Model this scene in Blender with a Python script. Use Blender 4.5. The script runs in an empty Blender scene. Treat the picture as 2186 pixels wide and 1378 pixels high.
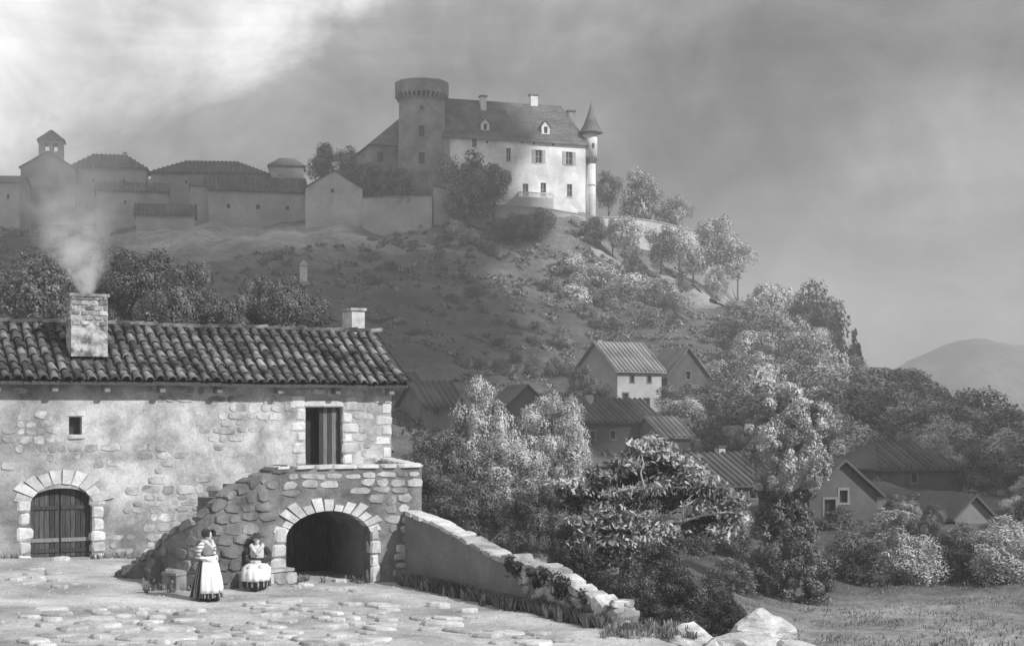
import bpy, bmesh, math, random
import numpy as np
from mathutils import Vector, Matrix, noise

R_ = math.radians
rnd = random.Random(7)
C = bpy.context.scene.collection
sc = bpy.context.scene
FPX = 3300.0        # focal length in pixels of the 2186 px wide picture
EYE = 4.0           # eye height over the courtyard

# ------------------------------------------------------------------ camera, sky, sun
cam_d = bpy.data.cameras.new('camera')
cam_d.sensor_width = 36
cam_d.lens = 36 * FPX / 2186
cam_d.shift_y = 211 / 2186
cam_d.clip_start = 0.5
cam_d.clip_end = 20000
cam = bpy.data.objects.new('camera', cam_d)
C.objects.link(cam)
cam.location = (0, 0, EYE)
cam.rotation_euler = (R_(90), 0, 0)
sc.camera = cam

SUN_A, SUN_E = R_(32), R_(36)
SUNV = Vector((math.cos(SUN_A) * math.cos(SUN_E), -math.sin(SUN_A) * math.cos(SUN_E), math.sin(SUN_E)))
sl = bpy.data.lights.new('sun', 'SUN')
sl.energy = 4.6
sl.angle = R_(0.5)
sl.color = (1, 1, 1)
so = bpy.data.objects.new('sun', sl)
C.objects.link(so)
so.rotation_euler = (-SUNV).to_track_quat('-Z', 'Y').to_euler()

sc.view_settings.view_transform = 'Standard'
sc.view_settings.look = 'None'
sc.view_settings.exposure = 0.0
sc.view_settings.gamma = 1
sc.view_settings.use_curve_mapping = False
sc.cycles.use_denoising = True
sc.cycles.max_bounces = 5
sc.cycles.volume_bounces = 2
sc.cycles.transparent_max_bounces = 4
sc.cycles.caustics_reflective = False
sc.cycles.caustics_refractive = False
sc.cycles.volume_max_steps = 128


class N:
    """a small node builder"""
    def __init__(s, tree):
        s.t = tree
        s.t.nodes.clear()

    def n(s, kind, **kw):
        x = s.t.nodes.new(kind)
        for k, v in kw.items():
            setattr(x, k, v)
        return x

    def l(s, a, b):
        s.t.links.new(a, b)

    def math(s, op, a, b=None, c=None, clamp=False):
        x = s.n('ShaderNodeMath', operation=op, use_clamp=clamp)
        for i, v in enumerate((a, b, c)):
            if v is None:
                continue
            if isinstance(v, (int, float)):
                x.inputs[i].default_value = v
            else:
                s.l(v, x.inputs[i])
        return x.outputs[0]

    def ramp(s, fac, stops, interp='LINEAR'):
        x = s.n('ShaderNodeValToRGB')
        x.color_ramp.interpolation = interp
        e = x.color_ramp.elements
        while len(e) < len(stops):
            e.new(0.5)
        for i, (p, v) in enumerate(stops):
            e[i].position = p
            e[i].color = (v, v, v, 1)
        s.l(fac, x.inputs[0])
        return x.outputs[0]

    def noise(s, vec, scale, detail=4, rough=.55, dist=0.0):
        x = s.n('ShaderNodeTexNoise')
        x.inputs['Scale'].default_value = scale
        x.inputs['Detail'].default_value = detail
        x.inputs['Roughness'].default_value = rough
        x.inputs['Distortion'].default_value = dist
        if vec is not None:
            s.l(vec, x.inputs['Vector'])
        return x.outputs['Fac']


def make_world():
    w = bpy.data.worlds.new('World')
    sc.world = w
    w.use_nodes = True
    n = N(w.node_tree)
    geo = n.n('ShaderNodeTexCoord')
    sep = n.n('ShaderNodeSeparateXYZ')
    n.l(geo.outputs['Generated'], sep.inputs[0])
    x, y, z = sep.outputs
    # clouds: a long slanting front, bright to the upper left of it, grey below
    warp = n.noise(geo.outputs['Generated'], 5.0, 6, .6, .6)
    warp2 = n.noise(geo.outputs['Generated'], 1.6, 4, .5, .3)
    f = n.math('SUBTRACT', z, n.math('MULTIPLY', x, .62))
    f = n.math('ADD', f, n.math('MULTIPLY', n.math('SUBTRACT', warp, .5), .26))
    f = n.math('ADD', f, n.math('MULTIPLY', n.math('SUBTRACT', warp2, .5), .10))
    f = n.math('DIVIDE', f, 1.6)
    front = n.ramp(f, [(-0.0, .32), (.05, .22), (.09, .23), (.15, .38), (.200, .46), (.225, .98), (.29, 1.4), (.45, .65), (.8, .42)])
    m = n.n('ShaderNodeMapping')
    m.inputs['Rotation'].default_value = (0, R_(25), 0)
    m.inputs['Scale'].default_value = (2.0, 2.0, 9.0)
    n.l(geo.outputs['Generated'], m.inputs['Vector'])
    streak = n.noise(m.outputs[0], 1.6, 7, .62, .5)
    puff = n.noise(geo.outputs['Generated'], 10.0, 7, .62, .8)
    a = n.math('MULTIPLY', front, n.math('ADD', .50, n.math('MULTIPLY', streak, 1.0)))
    a = n.math('MULTIPLY', a, n.math('ADD', .35, n.math('MULTIPLY', puff, 1.3)))
    mass = n.ramp(n.noise(geo.outputs['Generated'], 4.4, 5, .55, .8), [(.36, .74), (.64, 1.26)])
    a = n.math('MULTIPLY', a, mass)
    sky = n.n('ShaderNodeTexSky', sky_type='NISHITA')
    sky.sun_disc = False
    sky.sun_elevation = SUN_E
    sky.sun_rotation = math.atan2(SUNV.x, SUNV.y)
    bw = n.n('ShaderNodeRGBToBW')
    n.l(sky.outputs[0], bw.inputs[0])
    clear = n.math('MULTIPLY', bw.outputs[0], .08)
    mix = n.math('ADD', n.math('MULTIPLY', a, .88), n.math('MULTIPLY', n.math('MINIMUM', clear, 1.2), .12))
    bg = n.n('ShaderNodeBackground')
    n.l(mix, bg.inputs['Color'])
    bg.inputs['Strength'].default_value = 1.0
    o = n.n('ShaderNodeOutputWorld')
    n.l(bg.outputs[0], o.inputs['Surface'])


make_world()


# ------------------------------------------------------------------ materials
def material(name, lo, hi, scale=3.0, bump=.3, bscale=None, rough=.9, rand=.0, contrast=(.3, .7), detail=6,
             stretch=None, big=0.0, grain=0.0, fine=0.0, spec=.2, attr=None, bdist=.02):
    m = bpy.data.materials.new(name)
    m.use_nodes = True
    n = N(m.node_tree)
    geo = n.n('ShaderNodeNewGeometry')
    vec = geo.outputs['Position']
    if stretch:
        mp = n.n('ShaderNodeMapping')
        mp.inputs['Scale'].default_value = stretch
        n.l(vec, mp.inputs['Vector'])
        vec = mp.outputs[0]
    nz = n.noise(vec, scale, detail, .6, .3)
    col = n.ramp(nz, [(contrast[0], lo), (contrast[1], hi)])
    if fine:
        nf = n.noise(vec, scale * 9, 3, .7)
        col = n.math('MULTIPLY', col, n.math('ADD', 1 - fine, n.math('MULTIPLY', nf, 2 * fine)))
    if grain:
        ng = n.noise(vec, 42, 2, .8)
        col = n.math('MULTIPLY', col, n.ramp(ng, [(.36, 1 - grain), (.6, 1 + grain * .4)]))
    if big:
        nb_ = n.noise(vec, .32, 3, .5)
        col = n.math('MULTIPLY', col, n.ramp(nb_, [(.38, 1 - big), (.58, 1)]))
    if rand:
        oi = n.n('ShaderNodeObjectInfo')
        col = n.math('MULTIPLY', col, n.math('ADD', 1 - rand, n.math('MULTIPLY', oi.outputs['Random'], 2 * rand)))
    if attr:
        at_ = n.n('ShaderNodeAttribute', attribute_name=attr)
        col = n.math('MULTIPLY', col, at_.outputs['Fac'])
    b = n.n('ShaderNodeBsdfPrincipled')
    n.l(col, b.inputs['Base Color'])
    b.inputs['Roughness'].default_value = rough
    b.inputs['Specular IOR Level'].default_value = spec
    if bump:
        nb = n.noise(vec, bscale or scale * 3, 5, .65)
        bp = n.n('ShaderNodeBump')
        bp.inputs['Strength'].default_value = bump
        bp.inputs['Distance'].default_value = bdist
        n.l(nb, bp.inputs['Height'])
        n.l(bp.outputs[0], b.inputs['Normal'])
    o = n.n('ShaderNodeOutputMaterial')
    n.l(b.outputs[0], o.inputs['Surface'])
    return m


def stripe_material(name, lo, hi, freq, axis='Z', duty=.5):
    m = bpy.data.materials.new(name)
    m.use_nodes = True
    n = N(m.node_tree)
    tc = n.n('ShaderNodeTexCoord')
    sep = n.n('ShaderNodeSeparateXYZ')
    n.l(tc.outputs['Object'], sep.inputs[0])
    if axis == 'A':
        v = n.math('ARCTAN2', sep.outputs[1], sep.outputs[0])
    else:
        v = sep.outputs['XYZ'.index(axis)]
    s = n.math('SINE', n.math('MULTIPLY', v, freq))
    col = n.ramp(n.math('ADD', n.math('MULTIPLY', s, .5), .5), [(duty - .12, lo), (duty + .12, hi)])
    b = n.n('ShaderNodeBsdfPrincipled')
    n.l(col, b.inputs['Base Color'])
    b.inputs['Roughness'].default_value = .95
    b.inputs['Specular IOR Level'].default_value = .1
    o = n.n('ShaderNodeOutputMaterial')
    n.l(b.outputs[0], o.inputs['Surface'])
    return m


def leaf_material(name, lo, hi, scale, transl=.25):
    m = bpy.data.materials.new(name)
    m.use_nodes = True
    n = N(m.node_tree)
    geo = n.n('ShaderNodeNewGeometry')
    nz = n.noise(geo.outputs['Position'], scale, 3, .6)
    col = n.ramp(nz, [(.35, lo), (.65, hi)])
    oi = n.n('ShaderNodeObjectInfo')
    col = n.math('MULTIPLY', col, n.math('ADD', .8, n.math('MULTIPLY', oi.outputs['Random'], .4)))
    d = n.n('ShaderNodeBsdfDiffuse')
    n.l(col, d.inputs['Color'])
    g = n.n('ShaderNodeBsdfGlossy')
    g.inputs['Roughness'].default_value = .45
    g.inputs['Color'].default_value = (.6, .6, .6, 1)
    mx = n.n('ShaderNodeMixShader')
    mx.inputs[0].default_value = .045
    n.l(d.outputs[0], mx.inputs[1])
    n.l(g.outputs[0], mx.inputs[2])
    o = n.n('ShaderNodeOutputMaterial')
    n.l(mx.outputs[0], o.inputs['Surface'])
    return m


M = dict(
    plaster=material('lime_plaster', .30, .62, 1.1, .5, 9, rand=0, contrast=(.36, .6), fine=.3, bdist=.05, big=.45, grain=.3),
    stone=material('wall_stone', .20, .60, 2.2, .6, 14, rand=.34, fine=.2, bdist=.03, grain=.28),
    quoin=material('pale_dressed_stone', .42, .72, 3, .4, 14, rand=.18, fine=.15, grain=.28),
    rubble=material('dark_rubble', .09, .30, 1.3, .8, 8, rand=.25, fine=.25, bdist=.05, grain=.28),
    render=material('grey_render', .15, .25, 1.0, .4, 12, fine=.2, grain=.28),
    tile=material('clay_tile', .04, .30, 2.0, .6, 18, rand=.5, fine=.25, big=.4, contrast=(.35, .68)),
    pan=material('pan_tile', .03, .10, 2.5, .5, 20, fine=.2),
    sooty=material('sooty_plaster', .12, .55, 3.5, .8, 14, contrast=(.38, .6), fine=.3, bdist=.05),
    brick=material('chimney_brick', .12, .5, 4, .6, 16, rand=.45, fine=.2),
    wood=material('weathered_wood', .035, .12, 6, .6, 20, rand=.4, stretch=(6, 6, .5), fine=.2),
    wood2=material('pale_wood', .12, .25, 6, .6, 20, rand=.3, stretch=(6, 6, .5), fine=.2),
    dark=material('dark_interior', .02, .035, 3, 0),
    court=material('packed_earth', .28, .64, .5, .9, 5, contrast=(.35, .65), fine=.2, big=.2, bdist=.07, attr=None, grain=.28),
    paving=material('paving_stone', .30, .6, 3, .5, 10, rand=.25, fine=.2, grain=.28),
    boulder=material('pale_boulder', .3, .75, 2.2, .9, 6, fine=.2, bdist=.08, stretch=(1, 1, 3)),
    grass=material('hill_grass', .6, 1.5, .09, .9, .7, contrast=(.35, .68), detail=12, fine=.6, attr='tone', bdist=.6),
    far=material('far_hills', .14, .20, .03, .6, .1, bdist=3, contrast=(.4, .6)),
    path=material('pale_path', .2, .34, .3, .5, 2),
    castle=material('castle_wall', .5, .88, .2, .3, 1.5, fine=.16, contrast=(.3, .62), bdist=.15),
    terracew=material('terrace_stone', .45, .72, .5, .5, 2, fine=.25),
    cdark=material('old_tower_stone', .15, .33, .3, .6, 1.2, fine=.25, bdist=.2),
    slate=material('castle_roof', .10, .22, .35, .8, 2.0, fine=.35, bdist=.3),
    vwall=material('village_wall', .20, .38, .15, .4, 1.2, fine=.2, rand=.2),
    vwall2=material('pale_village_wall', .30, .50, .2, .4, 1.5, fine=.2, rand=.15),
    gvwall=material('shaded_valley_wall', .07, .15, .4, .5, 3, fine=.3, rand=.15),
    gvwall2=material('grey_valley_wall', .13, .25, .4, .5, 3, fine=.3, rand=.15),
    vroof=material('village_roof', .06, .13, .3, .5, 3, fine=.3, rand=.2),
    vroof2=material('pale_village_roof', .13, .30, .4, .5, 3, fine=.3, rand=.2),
    glass=material('window_dark', .03, .05, 2, 0, rough=.3, spec=.5),
    shutter=material('shutter_paint', .35, .5, 3, .2),
    bark=material('bark', .06, .16, 6, .8, 20, stretch=(1, 1, .3), fine=.2),
    palebark=material('pale_bark', .3, .55, 6, .8, 20, stretch=(1, 1, .3), fine=.2),
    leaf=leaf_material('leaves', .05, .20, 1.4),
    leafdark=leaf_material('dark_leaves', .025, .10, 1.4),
    leafpale=leaf_material('pale_leaves', .2, .6, 1.1),  # highlight brightness of sunlit foliage is put into this tone
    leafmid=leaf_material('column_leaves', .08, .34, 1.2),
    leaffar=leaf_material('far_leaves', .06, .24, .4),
    leaffarpale=leaf_material('pale_far_leaves', .16, .6, .4),  # far lit copy: the trees' sunlight is partly in this pale tone
    turf=leaf_material('grass_blades', .07, .28, 1.0),
    skin=material('skin', .5, .6, 8, 0, rough=.6),
    white=material('white_linen', .72, .85, 7, .3, 30, rough=.95),
    greycloth=material('grey_cloth', .2, .3, 7, .3, 30, rough=.95),
    darkcloth=material('dark_cloth', .035, .07, 7, .3, 30, rough=.95),
    shawl=material('pale_shawl', .5, .65, 7, .3, 30, rough=.95),
    hair=material('dark_hair', .03, .05, 20, .3, 60, rough=.6),
    sleeve=stripe_material('striped_sleeve', .22, .8, 75, 'Z', .35),
    skirt=stripe_material('striped_skirt', .035, .3, 26, 'A', .82),
)


# ------------------------------------------------------------------ helpers
def at(px, py, Y):
    return Vector(((px - 1093) * Y / FPX, Y, EYE + (900 - py) * Y / FPX))


def tag(o, label=None, cat=None, group=None, kind=None):
    if label:
        o['label'] = label
    if cat:
        o['category'] = cat
    if group:
        o['group'] = group
    if kind:
        o['kind'] = kind
    return o


def thing(name, label, cat, loc=(0, 0, 0), rz=0, group=None):
    o = bpy.data.objects.new(name, None)
    o.empty_display_size = .2
    C.objects.link(o)
    o.location = loc
    o.rotation_euler = (0, 0, rz)
    return tag(o, label, cat, group)


def inst(name, me, parent=None, mat4=None, loc=None, rot=None, scale=None):
    """link an object that uses mesh me; world placement given by mat4 (parents are unrotated here) or local loc/rot/scale"""
    o = bpy.data.objects.new(name, me)
    C.objects.link(o)
    if parent is not None:
        o.parent = parent
    if mat4 is not None:
        if parent is not None:
            off = Vector((0, 0, 0))
            p = parent
            while p is not None:
                off += p.location
                p = p.parent
            mat4 = Matrix.Translation(-off) @ mat4
        o.matrix_basis = mat4
    else:
        if loc is not None:
            o.location = loc
        if rot is not None:
            o.rotation_euler = rot
        if scale is not None:
            o.scale = scale
    return o


class MB:
    """collects geometry for one mesh"""
    def __init__(s):
        s.v = []
        s.f = []

    def hexa(s, p):      # p: 8 points, bottom 4 ccw then top 4
        b = len(s.v)
        s.v += [tuple(q) for q in p]
        for q in ((0, 3, 2, 1), (4, 5, 6, 7), (0, 1, 5, 4), (1, 2, 6, 5), (2, 3, 7, 6), (3, 0, 4, 7)):
            s.f.append(tuple(b + i for i in q))

    def box(s, x0, x1, y0, y1, z0, z1):
        s.hexa([(x0, y0, z0), (x1, y0, z0), (x1, y1, z0), (x0, y1, z0),
                (x0, y0, z1), (x1, y0, z1), (x1, y1, z1), (x0, y1, z1)])

    def tube(s, pts, radii, seg=8, cap=True):
        pts = [Vector(p) for p in pts]
        b = len(s.v)
        up = Vector((.13, .21, .97))
        for i, p in enumerate(pts):
            d = (pts[min(i + 1, len(pts) - 1)] - pts[max(i - 1, 0)])
            if d.length < 1e-9:
                d = Vector((0, 0, 1))
            d.normalize()
            a = d.cross(up)
            if a.length < .1:
                a = d.cross(Vector((1, 0, 0)))
            a.normalize()
            c = d.cross(a)
            for k in range(seg):
                t = 2 * math.pi * k / seg
                s.v.append(tuple(p + (a * math.cos(t) + c * math.sin(t)) * radii[i]))
        for i in range(len(pts) - 1):
            for k in range(seg):
                k2 = (k + 1) % seg
                s.f.append((b + i * seg + k, b + i * seg + k2, b + (i + 1) * seg + k2, b + (i + 1) * seg + k))
        if cap:
            s.f.append(tuple(b + k for k in range(seg))[::-1])
            s.f.append(tuple(b + (len(pts) - 1) * seg + k for k in range(seg)))

    def lathe(s, prof, seg=24, cx=0, cy=0, fold=None, a0=0, a1=2 * math.pi, closed=True):
        b = len(s.v)
        n = seg if closed else seg + 1
        for (r, z) in prof:
            for k in range(n):
                t = a0 + (a1 - a0) * k / seg
                rr = fold(r, z, t) if fold else r
                if isinstance(rr, tuple):
                    s.v.append((cx + rr[0], cy + rr[1], z))
                else:
                    s.v.append((cx + rr * math.cos(t), cy + rr * math.sin(t), z))
        for i in range(len(prof) - 1):
            for k in range(seg):
                k2 = (k + 1) % n if closed else k + 1
                s.f.append((b + i * n + k, b + i * n + k2, b + (i + 1) * n + k2, b + (i + 1) * n + k))
        if closed:
            s.f.append(tuple(b + k for k in range(n))[::-1])
            s.f.append(tuple(b + (len(prof) - 1) * n + k for k in range(n)))

    def ellipsoid(s, c, r, seg=16, rings=10):
        b = len(s.v)
        c = Vector(c)
        s.v.append((c.x, c.y, c.z - r[2]))
        for i in range(1, rings):
            ph = -math.pi / 2 + math.pi * i / rings
            for k in range(seg):
                t = 2 * math.pi * k / seg
                s.v.append((c.x + r[0] * math.cos(ph) * math.cos(t), c.y + r[1] * math.cos(ph) * math.sin(t), c.z + r[2] * math.sin(ph)))
        s.v.append((c.x, c.y, c.z + r[2]))
        top = len(s.v) - 1
        for k in range(seg):
            k2 = (k + 1) % seg
            s.f.append((b, b + 1 + k2, b + 1 + k))
            s.f.append((top, b + 1 + (rings - 2) * seg + k, b + 1 + (rings - 2) * seg + k2))
        for i in range(rings - 2):
            for k in range(seg):
                k2 = (k + 1) % seg
                s.f.append((b + 1 + i * seg + k, b + 1 + i * seg + k2, b + 1 + (i + 1) * seg + k2, b + 1 + (i + 1) * seg + k))

    def capsule(s, p0, r0, p1, r1):
        s.tube([p0, p1], [r0, r1], 12)
        s.ellipsoid(p0, (r0, r0, r0), 12, 8)
        s.ellipsoid(p1, (r1, r1, r1), 12, 8)

    def mesh(s, name, mat, smooth=False, origin=(0, 0, 0)):
        me = bpy.data.meshes.new(name)
        o = origin
        me.from_pydata([(v[0] - o[0], v[1] - o[1], v[2] - o[2]) for v in s.v], [], s.f)
        me.materials.append(mat)
        if smooth:
            me.polygons.foreach_set('use_smooth', [True] * len(me.polygons))
        me.update()
        return me

    def build(s, name, mat, parent=None, smooth=False, world=True):
        """world coordinates: the mesh is stored relative to its unrotated parents"""
        off = Vector((0, 0, 0))
        p = parent if world else None
        while p is not None:
            off += p.location
            p = p.parent
        o = bpy.data.objects.new(name, s.mesh(name, mat, smooth, off))
        C.objects.link(o)
        o.parent = parent
        return o


class Path:
    """a wall line in plan, left to right; v counts inwards (away from the viewer)"""
    def __init__(s, pts, smooth=False):
        p = [Vector(q) for q in pts]
        if smooth:
            q = []
            for i in range(len(p) - 1):
                a = p[max(i - 1, 0)]; b = p[i]; c = p[i + 1]; d = p[min(i + 2, len(p) - 1)]
                for k in range(8):
                    t = k / 8
                    q.append(.5 * ((2 * b) + (c - a) * t + (2 * a - 5 * b + 4 * c - d) * t * t + (3 * b - a - 3 * c + d) * t ** 3))
            q.append(p[-1])
            p = q
        s.p = p
        s.L = [0]
        for i in range(len(p) - 1):
            s.L.append(s.L[-1] + (p[i + 1] - p[i]).length)
        s.len = s.L[-1]
        s.samples = None

    def seg(s, u):
        for i in range(len(s.p) - 1):
            if u <= s.L[i + 1] or i == len(s.p) - 2:
                return i, (u - s.L[i]) / (s.L[i + 1] - s.L[i])

    def head(s, u):
        i, t = s.seg(u)
        def d(j):
            j = max(0, min(len(s.p) - 2, j))
            return (s.p[j + 1] - s.p[j]).normalized()
        if len(s.p) == 2:
            return d(0)
        e = d(i) * (1 - abs(t - .5)) + (d(i + 1) if t > .5 else d(i - 1)) * abs(t - .5)
        return e.normalized()

    def pos(s, u, v=0):
        i, t = s.seg(u)
        a = s.p[i].lerp(s.p[i + 1], t) if t <= 1 else s.p[i] + (s.p[i + 1] - s.p[i]) * t
        e = s.head(u)
        return a + Vector((-e.y, e.x)) * v

    def P(s, u, v, z):
        q = s.pos(u, v)
        return Vector((q.x, q.y, z))

    def u_at(s, px):
        if s.samples is None:
            s.samples = [(k / 1500 * s.len) for k in range(1501)]
            s.spx = [1093 + FPX * s.pos(u).x / s.pos(u).y for u in s.samples]
        i = min(range(1501), key=lambda k: abs(s.spx[k] - px))
        return s.samples[i]

    def uz(s, px, py):
        u = s.u_at(px)
        return u, EYE + (900 - py) * s.pos(u).y / FPX


def wall(mb, path, u0, u1, zlo, zhi, v0, v1, holes=(), step=.25):
    """wall body along path with openings; holes = (ua, ub, lo(u), hi(u))"""
    fl = zlo if callable(zlo) else (lambda u: zlo)
    fh = zhi if callable(zhi) else (lambda u: zhi)
    us = {round(u0, 4), round(u1, 4)}
    u = u0
    while u < u1:
        us.add(round(u, 4)); u += step
    for h in holes:
        k = max(1, int((h[1] - h[0]) / .08)) if len(h) > 4 else 1
        for i in range(k + 1):
            q = h[0] + (h[1] - h[0]) * i / k
            if u0 < q < u1:
                us.add(round(q, 4))
    us = sorted(us)
    us = [q for i, q in enumerate(us) if i == 0 or q - us[i - 1] > 1e-3]
    for a, b in zip(us[:-1], us[1:]):
        m = (a + b) / 2
        iv = [(fl(a), fl(b), fh(a), fh(b))]
        for h in sorted((h for h in holes if h[0] < m < h[1]), key=lambda h: h[2](m)):
            lo = (h[2](a), h[2](b)); hi = (h[3](a), h[3](b))
            x = iv.pop()
            if lo[0] - x[0] > .01 or lo[1] - x[1] > .01:
                iv.append((x[0], x[1], lo[0], lo[1]))
            iv.append((hi[0], hi[1], x[2], x[3]))
        for (l0, l1, h0, h1) in iv:
            if h0 - l0 < .005 and h1 - l1 < .005:
                continue
            mb.hexa([path.P(a, v0, l0), path.P(b, v0, l1), path.P(b, v1, l1), path.P(a, v1, l0),
                     path.P(a, v0, h0), path.P(b, v0, h1), path.P(b, v1, h1), path.P(a, v1, h0)])


# shared stone meshes: unit boxes with worn corners
def stone_mesh(name, seed, mat, bev=.16, jit=.09):
    r = random.Random(seed)
    bm = bmesh.new()
    bmesh.ops.create_cube(bm, size=1)
    for v in bm.verts:
        v.co += Vector((r.uniform(-jit, jit), 0, r.uniform(-jit, jit) * 1.6))
    bmesh.ops.bevel(bm, geom=bm.edges[:], offset=bev, segments=1, affect='EDGES', profile=.6)
    for v in bm.verts:
        v.co += Vector((r.uniform(-1, 1), r.uniform(-1, 1), r.uniform(-1, 1))) * .03
    me = bpy.data.meshes.new(name)
    bm.to_mesh(me)
    bm.free()
    me.materials.append(mat)
    return me


def rubble_mesh(name, seed, mat):
    r = random.Random(seed)
    n = r.choice((6, 7, 8, 9))
    mb = MB()
    ang = [2 * math.pi * (i + r.uniform(-.3, .3)) / n for i in range(n)]
    out = []
    for a in ang:
        c, q = math.cos(a), math.sin(a)
        k = (abs(c) ** 5 + abs(q) ** 5) ** (-1 / 5) * r.uniform(.88, 1.05)
        out.append((c * .5 * k, q * .5 * k))
    tilt = r.uniform(-.12, .12)
    for (k, y) in ((1.0, .5), (1.0, -.36), (.86, -.5)):
        for (x, z) in out:
            mb.v.append((x * k, y + (x * tilt if k < 1 else 0), z * k))
    for j in range(2):
        for i in range(n):
            i2 = (i + 1) % n
            mb.f.append((j * n + i, (j + 1) * n + i, (j + 1) * n + i2, j * n + i2))
    mb.f.append(tuple(2 * n + i for i in range(n)))
    return mb.mesh(name, mat)


STONES = {}


def stones_of(key, n=10, **k):
    if key not in STONES:
        STONES[key] = [(stone_mesh('stone_' + key, 100 + i, M[key], **k) if key in ('quoin', 'brick') else rubble_mesh('stone_' + key, 100 + i, M[key])) for i in range(14)]
    return STONES[key]


def wall_matrix(path, u, v, z, sx, sy, sz, tilt=0.0):
    e = path.head(u)
    p = path.P(u, v, z)
    return Matrix.Translation(p) @ Matrix.Rotation(math.atan2(e.y, e.x), 4, 'Z') @ Matrix.Rotation(tilt, 4, 'Y') @ Matrix.Diagonal((sx, sy, sz, 1))


def lay_stones(parent, path, u0, u1, zlo, zhi, skip, rowh, wid, cover, key, depth=.16, proud=.03, name='stone', r=None, most=290):
    """courses of single stones set into the face of a wall"""
    r = r or rnd
    k = 0
    z = zlo
    metas = []
    while z < zhi:
        h = r.uniform(*rowh)
        u = u0 + r.uniform(-.3, 0)
        while u < u1:
            w = r.uniform(*wid)
            if r.random() < .12:
                w *= 1.35
            cu, cz = u + w / 2, z + h / 2
            u += w + .012
            if cu - w / 2 < u0 - .05 or cu + w / 2 > u1 + .05:
                continue
            c = cover(cu, cz) if callable(cover) else cover
            if r.random() > c or skip(cu, cz, w / 2, h / 2):
                continue
            metas.append((cu, cz, w, h))
        z += h + .008
    if len(metas) > most:
        r.shuffle(metas)
        metas = metas[:most]
    for (cu, cz, w, h) in metas:
        me = r.choice(stones_of(key))
        pr = proud * r.uniform(.3, 1.3)
        mt = wall_matrix(path, cu, depth / 2 - pr, cz + r.uniform(-.03, .03), w * r.uniform(.95, 1.04), depth, h * r.uniform(.85, 1.1), r.uniform(-.07, .07))
        inst(name, me, parent, mt)
        k += 1
    return k


def rect_skip(rects, arches=()):
    def f(u, z, hw, hh):
        for (a, b, c, d) in rects:
            if a - hw * .9 < u < b + hw * .9 and c - hh * .9 < z < d + hh * .9:
                return True
        for (cu, cz, ra) in arches:
            if z > cz - hh and math.hypot(u - cu, z - cz) < ra + min(hw, .2):
                return True
        return False
    return f


def voussoirs(parent, path, cu, cz, r0, r1f, a0, a1, n, v0, v1, mat, squash=1.0, rr=None):
    rr = rr or rnd
    ang = a0
    for i in range(n):
        step = (a1 - a0) / n
        b0 = a0 + i * step + .012
        b1 = a0 + (i + 1) * step - .012
        r1 = r1f * rr.uniform(.88, 1.1)
        pr = rr.uniform(.02, .07)
        mb = MB()
        pts = []
        for v in (v0 - pr, v1):
            for (ra, b) in ((r0, b1), (r0, b0), (r1, b0 + .01), (r1, b1 - .01)):
                pts.append(path.P(cu + ra * math.cos(b), v, cz + ra * squash * math.sin(b)))
        mb.hexa(pts)
        mb.build('voussoir', mat, parent)


# ------------------------------------------------------------------ terrain
CTRL = []


def cp(px, py, Y):
    CTRL.append((px, math.log(Y), py))


def cx(X, Y, z):
    CTRL.append((1093 + X * FPX / Y, math.log(Y), 900 - (z - EYE) * FPX / Y))


for a in [(1100, 446, 350), (1100, 452, 338), (1100, 545, 310), (1100, 640, 270), (1100, 740, 230), (1100, 810, 200), (1100, 890, 165), (1100, 980, 120),
          (930, 470, 335), (930, 560, 300), (930, 660, 255), (930, 760, 215), (930, 850, 175),
          (700, 480, 325), (700, 535, 300), (700, 620, 262), (700, 700, 222), (700, 820, 150),
          (350, 475, 325), (350, 530, 300), (350, 610, 262), (350, 700, 210), (350, 850, 120),
          (0, 500, 325), (0, 545, 295), (0, 640, 250), (0, 850, 120), (-400, 500, 330), (-400, 850, 120),
          (1270, 462, 350), (1300, 520, 338), (1300, 560, 320), (1300, 650, 280), (1300, 730, 235), (1300, 860, 185), (1300, 960, 140),
          (1400, 545, 332), (1450, 600, 315), (1500, 610, 320), (1560, 655, 305), (1500, 700, 270), (1500, 850, 195), (1500, 960, 150),
          (1650, 700, 290), (1700, 745, 275), (1700, 850, 215), (1700, 960, 155), (1800, 830, 250), (1900, 890, 225), (1900, 970, 165),
          (2020, 930, 205), (2100, 960, 190), (2186, 990, 180), (2400, 1060, 170), (2186, 1060, 130), (1900, 1050, 110), (2700, 1110, 150),
          (1400, 1010, 115), (1000, 900, 150), (1000, 1000, 95), (1800, 1150, 82), (2100, 1170, 80), (2500, 1180, 80),
          (1680, 1288, 60), (2186, 1262, 62), (1900, 1378, 46), (2186, 1378, 46), (2600, 1378, 46), (1500, 1330, 46), (1560, 1480, 36), (1900, 1540, 33),
          (1300, 1225, 51), (1100, 1150, 58), (1450, 1150, 75), (1200, 1060, 85), (700, 1000, 80), (300, 960, 80), (0, 960, 80), (-500, 960, 80),
          (1500, 1700, 26), (2000, 1750, 24), (2600, 1700, 26)]:
    cp(*a)
for a in [(-14, 45, -1.0), (-8, 38, -1.4), (-4, 33, -1.5), (-3, 44, -1.2), (2, 28, -1.8), (-12, 30, -1.4), (-3, 52, -.8), (-16, 55, .2), (-25, 45, -1),
          (4, 20, -2.2), (-10, 18, -1.8), (0, 10, -2.5), (10, 10, -3), (-12, 8, -2.5),
          (0, 400, 40), (-60, 400, 46), (20, 385, 42), (60, 385, 26), (110, 330, 4), (90, 330, 14), (140, 260, -18), (160, 200, -20),
          (-120, 400, 44), (0, 520, -10), (-100, 520, -5), (150, 450, -35), (300, 300, -35), (-300, 520, -10), (300, 700, -40), (-300, 800, -40), (0, 800, -40),
          (200, 160, -22), (300, 160, -30)]:
    cx(*a)
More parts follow.
